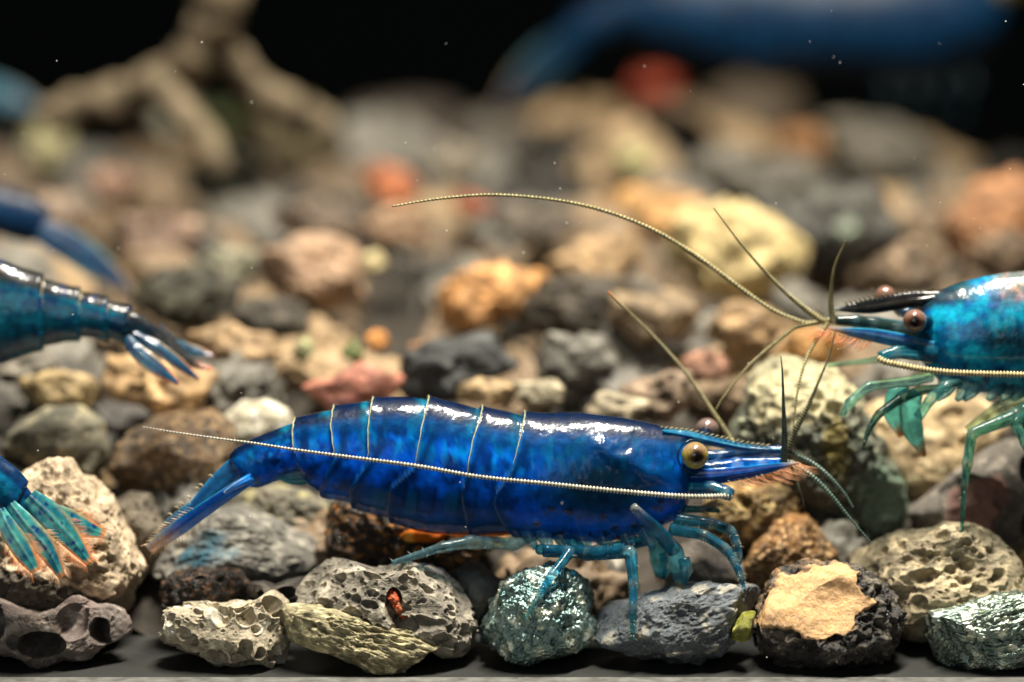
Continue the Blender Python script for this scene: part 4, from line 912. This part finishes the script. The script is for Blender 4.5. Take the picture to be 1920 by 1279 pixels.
feeler(hero, [(1477, 842, 0.3, 6.5), (1495, 800, 0.2, 6), (1513, 766, 0.1, 4.4), (1535, 715, 0.1, 2.6), (1555, 665, 0.2, 1.8), (1567, 618, 0.3, 1.0)], DKT * 1.4, YEL1 * 0.7, 5.5, 'antennule', bead=0.15)
feeler(hero, [(1478, 846, 0.4, 5.5), (1525, 870, 0.2, 5), (1556, 895, 0.0, 4), (1584, 926, -0.2, 2.4), (1600, 952, -0.4, 1.2)], DKT * 1.5, DKT1 * 1.6, 6, 'antennule', bead=0.12)
feeler(hero, [(1474, 866, -0.4, 6), (1516, 888, -0.6, 5), (1556, 926, -0.8, 4), (1597, 976, -1.0, 2.4), (1636, 1020, -1.2, 0.9)], DKT * 1.5, DKT1 * 1.6, 6, 'antennule', bead=0.12)
leg(hero, [(1484, 876, -0.9, 2.6), (1496, 908, -1.0, 2.0), (1508, 948, -1.1, 1.2)], (0.25, 0.26, 0.2, 0.85), name='feeler_branch')
# legs
LEG = (0.035, 0.30, 0.50, 0.95); LEGP = (0.30, 0.62, 0.62, 0.7)
leg(hero, [(1225, 1010, -0.6, 10), (1120, 1036, -1.4, 12), (1020, 1033, -2.0, 12)], LEG, bristles=40, seed=21)          # thighs, seen lengthwise
leg(hero, [(1060, 1010, -0.8, 11), (1100, 1040, -1.6, 12), (1182, 1034, -2.6, 13), (1188, 1096, -3.1, 9), (1187, 1140, -3.55, 7.5), (1186, 1200, -3.75, 4)], LEG, bristles=60, seed=22, tip=(0.12, 0.44, 0.48, 0.95))
leg(hero, [(1010, 1030, -1.2, 10), (1070, 1034, -2.4, 11), (1036, 1077, -3.2, 8.5), (1010, 1118, -3.6, 6.5), (985, 1160, -3.9, 3.5)], LEG, tip=LEGP, bristles=50, seed=23)
leg(hero, [(1000, 1000, -0.6, 13), (965, 1020, -0.9, 12), (882, 1016, -1.4, 12), (828, 1026, -1.7, 9), (735, 1056, -1.9, 5)], (0.32, 0.60, 0.68, 0.85), bristles=50, seed=24, joint=(0.4, 0.48, 0.46, 0.85))
leg(hero, [(1262, 1030, -0.9, 15), (1244, 1008, -1.5, 15), (1215, 978, -2.1, 12), (1187, 950, -2.5, 8)], LEG, seed=25, joint=(0.07, 0.40, 0.60, 0.95), jsw=1.0, tip=(0.75, 0.8, 0.75, 0.9))
leg(hero, [(1264, 972, -0.7, 12), (1335, 981, -1.0, 10), (1371, 994, -1.3, 9.5), (1381, 1020, -1.5, 8), (1387, 1044, -1.6, 6), (1381, 1078, -1.7, 2)], LEG, bristles=60, seed=26, jsw=1.12)
leg(hero, [(1258, 992, -1.0, 12), (1321, 1003, -1.6, 10), (1360, 1028, -1.9, 9.5), (1377, 1052, -2.1, 8), (1389, 1080, -2.3, 6), (1397, 1110, -2.4, 2)], LEG, bristles=60, seed=27, jsw=1.12)
for k, (x0, x1, yk, Yk) in enumerate(((1268, 1282, 1040, -1.2), (1232, 1246, 1030, 0.2))):     # claws
    cl = leg(hero, [(x0 - 30, 1000, Yk + 0.3, 11), (x0 - 2, yk - 8, Yk, 15), (x0 + 4, yk + 22, Yk - 0.1, 18), (x1 - 8, yk + 52, Yk - 0.2, 9)], (0.10, 0.48, 0.62, 0.9), seed=30 + k, name='claw_leg', joint=(0.10, 0.24, 0.26, 0.75), jsw=1.08)
    leg(cl, [(x0 + 14, yk + 8, Yk - 0.1, 12), (x0 + 20, yk + 30, Yk - 0.3, 12), (x0 + 12, yk + 56, Yk - 0.3, 4)], (0.08, 0.44, 0.62, 0.9), seed=34 + k, name='finger')
    b = Batch(); rg = np.random.default_rng(40 + k)
    for q in range(34):
        s = P(x1 - 8 + rg.normal(0, 5), yk + 50 + rg.normal(0, 3), Yk - 0.2); d = np.array([rg.normal(0, 0.55), rg.normal(0, .4) - 0.2, -1.0]); d /= np.linalg.norm(d)
        hairs(b, [s], [d], [rg.uniform(8, 17) * MMP], 0.6 * MMP, (0.6, 0.42, 0.28, 0.6), seg=3)
    tag(b.build('brush', M['hair'], cl), kind='stuff')
for k, (x, y) in enumerate(((988, 1004), (1018, 1010), (1052, 1014), (1090, 1016), (1130, 1017), (1172, 1012), (1208, 1004))):   # hip joints
    leg(hero, [(x - 4, y - 26, -0.5, 26), (x + 2, y - 6, -0.8, 17), (x + 10, y + 12, -1.05, 10), (x + 16, y + 24, -1.2, 6)], (0.14, 0.50, 0.66, 0.85), seed=50 + k, name='hip_joint', jsw=1.0)
b = Batch(); rg = np.random.default_rng(13)
for q in range(46):
    x = rg.uniform(1296, 1350); y = rg.uniform(944, 962); s = P(x, y, -0.6); e = P(x + rg.uniform(20, 40), y - rg.uniform(0, 10), -0.8); d = e - s; l = np.linalg.norm(d); hairs(b, [s], [d / l], [l], 0.6 * MMP, (0.35, 0.36, 0.28, 0.6), curl=np.array([0, 0, 0.2]))
tag(b.build('mouth_brush', M['hair'], hero), kind='stuff')
leg(hero, [(1280, 955, -0.5, 8), (1320, 955, -0.7, 6), (1350, 958, -0.8, 3)], (0.01, 0.14, 0.2, 0.75), name='mouth_limb', seed=61)

# ---- the teal shrimp that faces it
ts = empty('shrimp', P(1811.0, 1000.0, 1.2), 'teal dark-spotted shrimp with black rostrum and brown-mottled back, facing the royal-blue shrimp', 'shrimp', 'blue shrimps')
Y2 = 2.0
TS = [(2700, 640, 2690, 700, 30), (2560, 590, 2570, 715, 45), (2400, 550, 2420, 760, 62), (2250, 520, 2260, 775, 72), (2100, 505, 2110, 760, 80), (2000, 505, 2010, 748, 84), (1920, 510, 1925, 738, 84),
      (1853, 518, 1860, 737, 80), (1815, 528, 1800, 728, 72), (1775, 541, 1762, 714, 60), (1752, 550, 1742, 694, 46), (1728, 572, 1724, 672, 30), (1716, 596, 1716, 650, 12)]
T0 = np.array([0.001, 0.11, 0.26]); T1 = np.array([0.003, 0.34, 0.52])
def teal_col(u, v, t, s, dist):
    p2 = np.stack([u / 40, v / 40, np.zeros(len(u))], 1)
    f1 = np.clip(fbm(p2, 4, 191) * 1.5 + 0.5, 0, 1); f2 = np.clip(fbm(p2 * 2.6 + 5, 4, 195) * 1.5 + 0.5, 0, 1)
    c = mixc(T0, T1, sstep(0.15, 0.8, f1)); c = mixc(c, np.array([0.001, 0.11, 0.40]), sstep(0.6, 0.9, f2) * 0.5)
    g = np.exp(-(((u - 1880) / 60) ** 2 + ((v - 625) / 40) ** 2)); c = mixc(c, np.array([0.003, 0.016, 0.018]), np.clip(g * 1.3, 0, 1) * (0.6 + 0.4 * f2))
    c = mixc(c, np.array([0.008, 0.008, 0.008]), sstep(0.20, 0.07, t) * sstep(1850, 1800, u) * 0.9)
    br = sstep(0.28, 0.1, t) * sstep(1835, 1885, u); c = mixc(c, mixc(np.array([0.12, 0.09, 0.05]), np.array([0.40, 0.20, 0.08]), sstep(0.55, 0.85, f2)), br * (0.6 + 0.4 * f1))
    sp = spots(u, v, 25, 0.18, 0.40, 0.8, 161); c = mixc(c, np.array([0.001, 0.025, 0.12]), sp * sstep(655, 675, v) * 0.85)
    return np.c_[c, 0.985 - 0.2 * sstep(0.85, 1, t)]
body_surface(ts, TS, Y2, math.radians(6), [([(1990, 480), (2000, 600), (2040, 700), (2010, 760)], 620), ([(2110, 480), (2120, 600), (2130, 760)], 640), ([(2250, 480), (2255, 600), (2260, 780)], 650), ([(2400, 520), (2400, 780)], 650)], -1, teal_col, ns=260, nt=96)
def rost2(al, ac, u, v):
    c = mixc(np.array([0.010, 0.009, 0.007]), np.array([0.35, 0.28, 0.16]), np.exp(-((ac - 0.15) / 0.10) ** 2) * sstep(0.1, 0.4, 1 - al) * 0.6)
    return np.c_[c, np.full(len(u), 0.97)]
ro = blade(ts, [(1790, 548, Y2), (1750, 557, Y2), (1703, 563, Y2), (1628, 576, Y2), (1563, 581, Y2)], [8, 12, 15, 13, 2], 0.12, [24, 14, 7, 5, 2], rost2, 'rostrum', m=15)[0]
bt = Batch()
for q in range(20):
    tt = q / 19; x = 1755 - 165 * tt; y = np.interp(-x, [-1755, -1703, -1628, -1590], [546, 549, 563, 572]); bt.add(*tube_arrays(np.array([P(x, y + 2, Y2), P(x - 4, y - 4, Y2), P(x - 9, y - 6, Y2)]), np.array([2.2, 1.4, 0.3]) * MMP, 4), (0.06, 0.05, 0.03, 0.95))
tag(bt.build('rostrum_teeth', M['hair'], ro), kind='stuff')
EB = dict(mid=(0.09, 0.035, 0.02), rim=(0.17, 0.09, 0.06), top=(0.22, 0.12, 0.09))
eye(ts, 1715, 602, Y2 - 1.25, 22.5, (-0.1, -1, 0.1), **EB); eye(ts, 1660, 555, Y2 + 1.5, 20, (-0.2, 1, 0.1), **EB)
leg(ts, [(1738, 606, Y2 - 0.6, 15), (1722, 603, Y2 - 1.0, 15)], (0.003, 0.09, 0.2, 0.95), name='eye_stalk'); leg(ts, [(1735, 600, Y2 + 0.4, 13), (1690, 582, Y2 + 1.0, 12), (1666, 560, Y2 + 1.4, 12)], (0.002, 0.10, 0.3, 0.95), name='eye_stalk')
PD = (0.06, 0.12, 0.11, 0.97)
peduncle(ts, [(1750, 640, Y2 - 0.4, 18), (1680, 618, Y2 - 0.4, 14), (1638, 608, Y2 - 0.4, 13), (1604, 602, Y2 - 0.4, 12), (1566, 601, Y2 - 0.4, 9)], PD, seed=71)
peduncle(ts, [(1750, 624, Y2 + 0.5, 13), (1640, 604, Y2 + 0.5, 11), (1550, 600, Y2 + 0.4, 8)], (0.04, 0.26, 0.36, 0.95), seed=72)
def scale2(al, ac, u, v):
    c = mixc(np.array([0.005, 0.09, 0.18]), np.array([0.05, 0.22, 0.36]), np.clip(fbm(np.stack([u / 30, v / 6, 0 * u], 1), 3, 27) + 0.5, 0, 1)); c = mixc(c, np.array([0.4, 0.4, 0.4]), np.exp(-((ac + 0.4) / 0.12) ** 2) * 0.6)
    return np.c_[mixc(c, np.array([0.55, 0.28, 0.14]), sstep(0.75, 1, al)), 0.9 - 0.35 * sstep(0.75, 1, al)]
B = blade(ts, [(1748, 652, Y2 - 0.8), (1680, 637, Y2 - 0.9), (1620, 626, Y2 - 0.9), (1552, 616, Y2 - 0.9)], [13, 15, 12, 2], 0.4, [8, 6, 4, 1.5], scale2, 'antennal_scale')
b = Batch(); rg = np.random.default_rng(33)
for q in range(90):
    t = rg.random() ** 0.8; x = 1640 - 115 * t; y = np.interp(-x, [-1640, -1580, -1525], [640, 628, 614]); s = P(x, y, Y2 - 0.9); e = P(x - 8 - 16 * rg.random(), y + 12 + 16 * rg.random(), Y2 - 0.9 + rg.normal(0, .3)); d = e - s; l = np.linalg.norm(d)
    hairs(b, [s], [d / l], [l], 0.7 * MMP, (0.65, 0.36, 0.20, 0.55), curl=np.array([-0.25, 0, 0.1]), seg=4)
tag(b.build('fringe', M['hair'], B[0]), kind='stuff')
peduncle(ts, [(1752, 664, Y2 - 0.8, 18), (1680, 660, Y2 - 1.3, 12), (1650, 670, Y2 - 1.5, 11)], (0.03, 0.28, 0.46, 0.95), 'antenna_base', 75)
feeler(ts, [(1646, 672, Y2 - 1.6, 6), (1665, 680, Y2 - 1.8, 5.8), (1721, 691, Y2 - 2.0, 5.6), (1778, 698, Y2 - 2.15, 5.4), (1853, 701, Y2 - 2.3, 5.2), (1930, 703, Y2 - 2.4, 5), (2100, 712, Y2 - 2.4, 4), (2350, 735, Y2 - 2.4, 3), (2600, 750, Y2 - 2.2, 1.2)], SIL0 * [1.2, 1.0, 0.6], SIL1 * [1, 0.88, 0.6], 6.2)
YF = (YEL0, YEL1)
feeler(ts, [(1530, 606, Y2 + 0.4, 4.6), (1500, 603, Y2 + 0.4, 4.2), (1430, 570, Y2 + 0.3, 4.2), (1300, 476, Y2, 3.9), (1200, 420, Y2 - 0.5, 3.6), (1080, 382, Y2 - 0.8, 3.2), (940, 366, Y2 - 1.2, 2.9), (830, 372, Y2 - 1.6, 2.5), (735, 387, Y2 - 2, 1.6)], *YF, 7.5)
feeler(ts, [(1556, 602, Y2 - 0.2, 6), (1535, 597, Y2 - 0.2, 6), (1470, 545, Y2 - 0.3, 4.2), (1400, 470, Y2 - 0.5, 2.4), (1338, 390, Y2 - 0.7, 1.2)], YEL0 * 0.7, YEL1 * 0.8, 6, 'antennule')
feeler(ts, [(1563, 608, Y2 - 0.4, 7), (1558, 560, Y2 - 0.4, 4.6), (1565, 500, Y2 - 0.5, 2.6), (1586, 451, Y2 - 0.6, 1.4)], YEL0 * 0.6, YEL1 * 0.7, 5.5, 'antennule', bead=0.15)
feeler(ts, [(1545, 604, Y2, 4.5), (1500, 612, Y2, 4), (1480, 622, Y2 - 0.2, 3.6), (1410, 680, Y2 - 0.6, 2.6), (1360, 740, Y2 - 0.8, 2), (1342, 768, Y2 - 0.9, 1.2)], *YF, 6, 'antennule')
feeler(ts, [(1553, 606, Y2 - 0.3, 5), (1530, 638, Y2 - 0.8, 4), (1511, 675, Y2 - 1.3, 3.2), (1496, 731, Y2 - 1.7, 2.3), (1487, 806, Y2 - 2, 1.2)], *YF, 6, 'antennule')
leg(ts, [(1545, 592, Y2, 1.6), (1528, 578, Y2, 0.8)], (0.4, 0.36, 0.2, 0.9), name='feeler_branch')
TL = (0.16, 0.46, 0.46, 0.9); TLD = (0.06, 0.16, 0.15, 0.98)
leg(ts, [(1745, 706, Y2 - 0.6, 11), (1718, 713, Y2 - 1, 10), (1628, 724, Y2 - 1.6, 9), (1592, 756, Y2 - 1.9, 9), (1578, 780, Y2 - 2, 6)], (0.26, 0.54, 0.50, 0.9), seed=81, joint=(0.01, 0.14, 0.2, 0.9))
leg(ts, [(1775, 728, Y2 - 0.7, 9), (1728, 731, Y2 - 1.1, 9), (1684, 750, Y2 - 1.5, 9), (1646, 777, Y2 - 1.8, 8), (1628, 807, Y2 - 2, 6), (1618, 840, Y2 - 2.1, 2.5)], TLD, seed=82, bristles=24, joint=(0.12, 0.18, 0.14, 0.9), jsw=1.08)
for k, pth in enumerate(([(1700, 728, Y2 - 0.4, 12), (1676, 738, Y2 - 0.6, 16), (1672, 775, Y2 - 0.6, 18), (1690, 818, Y2 - 0.6, 6)], [(1720, 735, Y2 - 0.9, 12), (1706, 765, Y2 - 1.0, 20), (1712, 810, Y2 - 1.0, 20), (1734, 856, Y2 - 1.0, 4)])):
    leg(ts, pth, (0.07, 0.38, 0.48, 0.93), seed=83 + k, name='claw_leg', tip=(0.22, 0.10, 0.03, 0.95), joint=(0.02, 0.2, 0.24, 0.8), jsw=1.05, sides=14)
leg(ts, [(1800, 716, Y2 - 0.9, 7), (1776, 722, Y2 - 1.5, 9), (1745, 748, Y2 - 1.6, 10), (1722, 782, Y2 - 1.5, 10)], TL, seed=86)
leg(ts, [(1960, 740, Y2 - 0.8, 15), (1905, 780, Y2 - 1.4, 14), (1822, 812, Y2 - 2.0, 10), (1814, 868, Y2 - 2.2, 9), (1808, 910, Y2 - 2.3, 6), (1803, 1003, Y2 - 2.4, 3)], (0.12, 0.42, 0.36, 0.95), seed=87, bristles=30, joint=(0.72, 0.78, 0.62, 0.95))
leg(ts, [(1945, 745, Y2 - 0.5, 13), (1880, 760, Y2 - 0.2, 14), (1815, 808, Y2 - 0.4, 10)], (0.5, 0.66, 0.5, 0.7), seed=88)
leg(ts, [(2010, 750, Y2 - 0.9, 13), (1950, 770, Y2 - 1.7, 12), (1902, 790, Y2 - 2.4, 10), (1922, 830, Y2 - 2.8, 8), (1945, 900, Y2 - 3.0, 5), (1950, 1010, Y2 - 3.0, 3)], (0.12, 0.42, 0.36, 0.95), seed=89, joint=(0.32, 0.40, 0.28, 0.9))
leg(ts, [(1690, 668, Y2 + 0.5, 6), (1640, 675, Y2 + 0.8, 6), (1552, 686, Y2 + 1.2, 4)], (0.4, 0.66, 0.5, 0.85), seed=90, name='claw_leg')
for k in range(6):
    x = 1775 + 30 * k + 9 * math.sin(k * 2.3); leg(ts, [(x + 6, 705, Y2 - 0.4, 24), (x, 728, Y2 - 0.8, 17), (x - 10, 742, Y2 - 1.0, 10), (x - 18, 750, Y2 - 1.1, 5)], (0.14, 0.46, 0.55, 0.85), seed=91 + k, name='hip_joint', jsw=1.0)

# ---- the gilt-backed shrimp, only its tail end near
def simple_col(c0, c1, back, seed, dots=0.0, backw=0.12):
    def f(u, v, t, s, dist):
        p2 = np.stack([u / 34, v / 34, np.zeros(len(u))], 1); f1 = np.clip(fbm(p2, 4, seed) * 1.5 + 0.5, 0, 1)
        c = mixc(np.asarray(c0), np.asarray(c1), f1); c = mixc(c, np.asarray(back), sstep(backw + 0.1, backw, t))
        if dots: c = mixc(c, np.array([0.001, 0.02, 0.10]), spots(u, v, 24, 0.16, 0.36, 0.8, seed + 7) * dots)
        return np.c_[c, np.full(len(u), 0.985)]
    return f
g = empty('shrimp', P(-100.0, 725.0, 5.0), 'dark teal shrimp above the sandy stones, gilt line along its back, narrow orange-tipped tail blades', 'shrimp', 'blue shrimps')
GS = [(312, 632, 280, 655, 12), (282, 604, 250, 648, 18), (243, 580, 222, 638, 24), (200, 563, 192, 632, 30), (157, 548, 150, 634, 36), (85, 522, 80, 652, 46), (0, 486, 0, 683, 58), (-100, 450, -100, 715, 66), (-220, 425, -220, 725, 70), (-350, 420, -350, 715, 72), (-480, 440, -470, 690, 64), (-560, 465, -540, 650, 44), (-590, 500, -570, 600, 16)]
gcol0 = simple_col((0.001, 0.03, 0.075), (0.002, 0.10, 0.15), (0.012, 0.012, 0.012), 211, 0.6)
def gcol(u, v, t, s, dist):
    c = gcol0(u, v, t, s, dist); k = sstep(215, 250, u)
    c[:, :3] = mixc(c[:, :3], np.array([0.006, 0.010, 0.016]), k * 0.9); return c
body_surface(g, GS, 5.0, math.radians(4), [([(80, 500), (84, 660)], 580), ([(150, 530), (152, 650)], 590), ([(200, 550), (205, 650)], 590), ([(243, 570), (235, 650)], 600), ([(-20, 470), (-10, 690)], 560), ([(-120, 440), (-110, 730)], 500)], -1, gcol, ns=220, nt=80, linec=(0.30, 0.24, 0.12))
gt = tailc(((0.002, 0.025, 0.07), (0.003, 0.07, 0.13)), (0.40, 0.30, 0.16), (0.65, 0.20, 0.05), seed=41, tipstart=0.86)
dk = tailc(((0.006, 0.010, 0.014), (0.01, 0.02, 0.03)), (0.05, 0.05, 0.05), (0.5, 0.15, 0.04), seed=42, tipstart=0.93)
blade(g, [(285, 625, 5.0), (320, 652, 5.0), (360, 680, 5.0), (398, 692, 5.0)], [26, 20, 10, 3], 0.2, [14, 9, 5, 2], dk, 'telson')
for pts, hw, nm in (([(238, 632, 4.2), (258, 660, 3.9), (295, 690, 3.7), (336, 720, 3.6)], [9, 15, 16, 4], 'a'), ([(250, 626, 4.5), (290, 648, 4.3), (335, 682, 4.2), (374, 712, 4.2)], [7, 12, 12, 3], 'b'), ([(310, 635, 6.0), (345, 652, 6.3), (375, 662, 6.4), (400, 668, 6.4)], [6, 12, 11, 3], 'c')):
    blade(g, pts, hw, 0.3, [6, 5, 4, 2], gt, 'tail_blade')
eye(g, -585, 520, 4.0, 22, (-.1, -1, 0), **EB); eye(g, -560, 505, 6.6, 22, (-.1, 1, 0), **EB)
blade(g, [(-540, 460, 5), (-610, 480, 5), (-690, 500, 5)], [12, 9, 2], 0.1, [14, 6, 2], dk, 'rostrum')
for k in range(5):
    x = -330 - 40 * k; leg(g, [(x, 690, 4.2, 13), (x - 30, 760, 3.6, 10), (x - 10, 820, 3.2, 7), (x - 20, 880, 3.0, 3)], TL, seed=120 + k)

# ---- the shrimp with the spread spotted fan
q_ = empty('shrimp', P(-200.0, 900.0, -2.0), 'blue-green shrimp whose spread spotted tail fan hangs over the tan porous stone', 'shrimp', 'blue shrimps')
QS = [(92, 975, 36, 985, 12), (72, 945, 10, 968, 22), (39, 893, -25, 945, 30), (0, 856, -70, 925, 38), (-60, 805, -115, 900, 46), (-130, 760, -170, 885, 54), (-220, 720, -240, 885, 60), (-330, 700, -345, 895, 64), (-450, 705, -455, 885, 58), (-540, 730, -535, 850, 38), (-575, 765, -560, 810, 12)]
body_surface(q_, QS, -2.6, math.radians(4), [([(46, 880), (50, 905), (38, 930), (20, 990)], 932), ([(-40, 800), (-60, 850), (-80, 950)], 860), ([(-130, 750), (-140, 820), (-150, 900)], 830)], -1, simple_col((0.001, 0.05, 0.17), (0.003, 0.16, 0.30), (0.001, 0.02, 0.07), 221, 0.5), ns=200, nt=72)
qc = lambda sd: tailc(((0.008, 0.13, 0.20), (0.05, 0.30, 0.28)), (0.40, 0.36, 0.20), (0.62, 0.26, 0.09), 0.95, sd, 0.74, 0.80)
for k, (pts, hw, tl) in enumerate((
    ([(20, 945, -3.2), (50, 985, -3.5), (88, 1030, -3.7), (116, 1082, -3.8)], [10, 19, 19, 7], 0.15), ([(55, 930, -2.9), (95, 968, -3.0), (135, 1012, -3.05), (168, 1056, -3.05)], [16, 25, 20, 8], 0.25),
    ([(70, 950, -2.2), (110, 965, -1.8), (150, 985, -1.6), (196, 1002, -1.5)], [9, 18, 21, 8], 0.2), ([(0, 955, -3.5), (16, 990, -3.8), (45, 1035, -4.0), (68, 1072, -4.1)], [9, 17, 19, 9], 0.2), ([(60, 955, -2.6), (100, 985, -2.5), (140, 1022, -2.5), (160, 1050, -2.5)], [10, 16, 14, 3], 0.3))):
    B = blade(q_, pts, hw, tl, [6, 5, 4, 2], qc(230 + k), 'telson' if k == 1 else 'tail_blade', n=60, m=17)
    blade_fringe(q_, B, (0.66, 0.42, 0.24, 0.5) if k % 2 else (0.7, 0.56, 0.42, 0.5), lo=0.5, length=17, num=150, seed=60 + k, r0=0.95)
eye(q_, -575, 785, -3.6, 22, (-.1, -1, 0)); eye(q_, -560, 775, -1.4, 22, (-.1, 1, 0))
blade(q_, [(-530, 735, -2.6), (-600, 760, -2.6), (-680, 785, -2.6)], [12, 9, 2], 0.1, [14, 6, 2], gt, 'rostrum')

# ---- shrimps far back, out of focus
def far_shrimp(label, fn, Y0, c0, c1, back, seed, ns=150, nt=56):
    st = []
    for (a, b_, c_, d_, w_) in HERO:
        x, y = fn(a, b_); x2, y2 = fn(c_, d_); sc = math.hypot(x2 - x, y2 - y) / math.hypot(c_ - a, d_ - b_); st.append((x, y, x2, y2, w_ * sc))
    bx, by = fn(1100, 1100); o = empty('shrimp', P(float(bx), float(by), Y0), label, 'shrimp', 'blue shrimps')
    body_surface(o, st, Y0, 0.05, [], 1, simple_col(c0, c1, back, seed, 0.0), ns=ns, nt=nt, mat='far')
    k = (DIST + Y0) / DIST; s0 = abs(fn(1000, 800)[0] - fn(1100, 800)[0]) / 100.0
    def mp(l, dy=0): return [(*fn(x, y), Y0 + dy) for x, y in l]
    fc = tailc((c0, c1), (0.10, 0.2, 0.2), (0.3, 0.2, 0.1), seed=seed)
    for dy in (-0.8, 0, 0.8):
        blade(o, mp([(462, 890), (400, 930), (340, 980), (285, 1028)], dy), [26 * s0 * k, 34 * s0 * k, 28 * s0 * k, 6 * s0], 0.3, [6, 5, 4, 2], fc, 'tail_blade', mat='far')
    blade(o, mp([(1250, 812), (1340, 829), (1468, 843)]), [10 * s0 * k, 9 * s0 * k, 2], 0.1, [16, 7, 2], fc, 'rostrum')
    for dy in (-1.2, 1.2): eye(o, *fn(1305, 852), Y0 + dy * s0, 26 * s0 * k, (0, -1 if dy < 0 else 1, 0))
    for q in range(4):
        x = 1040 + 55 * q; leg(o, [(*fn(x, 990), Y0 - 0.6, 12 * s0 * k), (*fn(x + 20, 1050), Y0 - 1.4, 10 * s0 * k), (*fn(x - 5, 1110), Y0 - 1.8, 6 * s0 * k), (*fn(x, 1170), Y0 - 2, 3 * s0 * k)], (0.002, 0.03, 0.06, 0.75), seed=seed + q)
    return o
def affine(x0, y0, sx, sy, ang, ox, oy):
    ca, sa = math.cos(math.radians(ang)), math.sin(math.radians(ang))
    return lambda a, b_: (x0 + (sx * (a - ox)) * ca + (sy * (b_ - oy)) * sa, y0 - (sx * (a - ox)) * sa + (sy * (b_ - oy)) * ca)
far_shrimp('large blurred blue shrimp arching over the far ridge by the red-orange stone', affine(930, 200, 0.95, 0.9, 4, 285, 1028), 84.0, (0.001, 0.010, 0.03), (0.001, 0.026, 0.07), (0.001, 0.006, 0.02), 311)
far_shrimp('blurred navy shrimp just behind the gilt-backed shrimp', affine(250, 548, -0.9, 1.0, 7, 285, 1028), 24.0, (0.001, 0.008, 0.03), (0.001, 0.03, 0.085), (0.001, 0.006, 0.02), 321)
far_shrimp('blurred teal shrimp beside the driftwood root', affine(80, 205, -0.7, 0.7, 20, 285, 1028), 80.0, (0.001, 0.04, 0.08), (0.001, 0.09, 0.16), (0.001, 0.02, 0.04), 331)

# ------------------------------------------------------------------ driftwood and drifting specks
M['wood'] = plain('driftwood', (0.16, 0.125, 0.08), 0.85, 0.2, 0.8, 500, 0.5, 1.5)
dw = empty('driftwood', P(250.0, 260.0, 55.0), 'pale brown blurred driftwood root with branching arms behind the left gravel bank', 'driftwood')
def arm(path, nm, seed):
    p, r = limb_arrays(path, step=8, soft=6); r = r * (DIST + 55) / DIST
    p = p + 0.5 * np.stack([fbm(p * 0.3, 3, seed), fbm(p * 0.3, 3, seed + 1), fbm(p * 0.3, 3, seed + 2)], 1)
    v, f = tube_arrays(p, r, 14); c_ = np.repeat(p, 14, axis=0); dv = v[:-2] - c_; v[:-2] += dv * (0.6 * fbm(v[:-2] * 0.6, 4, seed + 5))[:, None]
    mesh_obj(nm, v, f, M['wood'], parent=dw)
arm([(430, -120, 52, 46), (420, -20, 52, 44), (395, 60, 53, 42), (350, 130, 54, 40), (260, 175, 55, 38), (170, 190, 56, 34), (90, 230, 57, 30)], 'trunk', 1)
arm([(400, 60, 53, 26), (450, 130, 55, 30), (520, 190, 57, 34), (600, 240, 60, 36)], 'branch', 5)
arm([(300, 150, 54, 30), (330, 200, 52, 28), (380, 260, 52, 26), (420, 320, 52, 22)], 'branch', 9)
M['speck'] = plain('drifting_speck', (0.75, 0.75, 0.68), 0.6, 0.3)
rg = np.random.default_rng(77); b = Batch(); d2, f2 = ico(2); f2 = f2.tolist()
for k in range(85):
    px, py = rg.uniform(0, 1920), rg.uniform(0, 1250) ** 1.0; Yk = rg.uniform(-7, 1.5); r = rg.uniform(0.35, 1.0) * MMP * (1.4 if rg.random() < 0.1 else 1)
    q = P(px, py, Yk)
    if q[2] < 0.3: continue
    b.add(q + d2 * r * (1 + 0.4 * rg.random(3))[None, :], f2, (1, 1, 1, 1))
tag(mesh_obj('drifting_specks', np.vstack(b.v), b.f, M['speck'], base=P(960.0, 640.0, -3.0)), 'tiny pale specks drifting in the water', None, None, 'stuff')
for o in scene.objects:
    if '_base' in o: del o['_base']
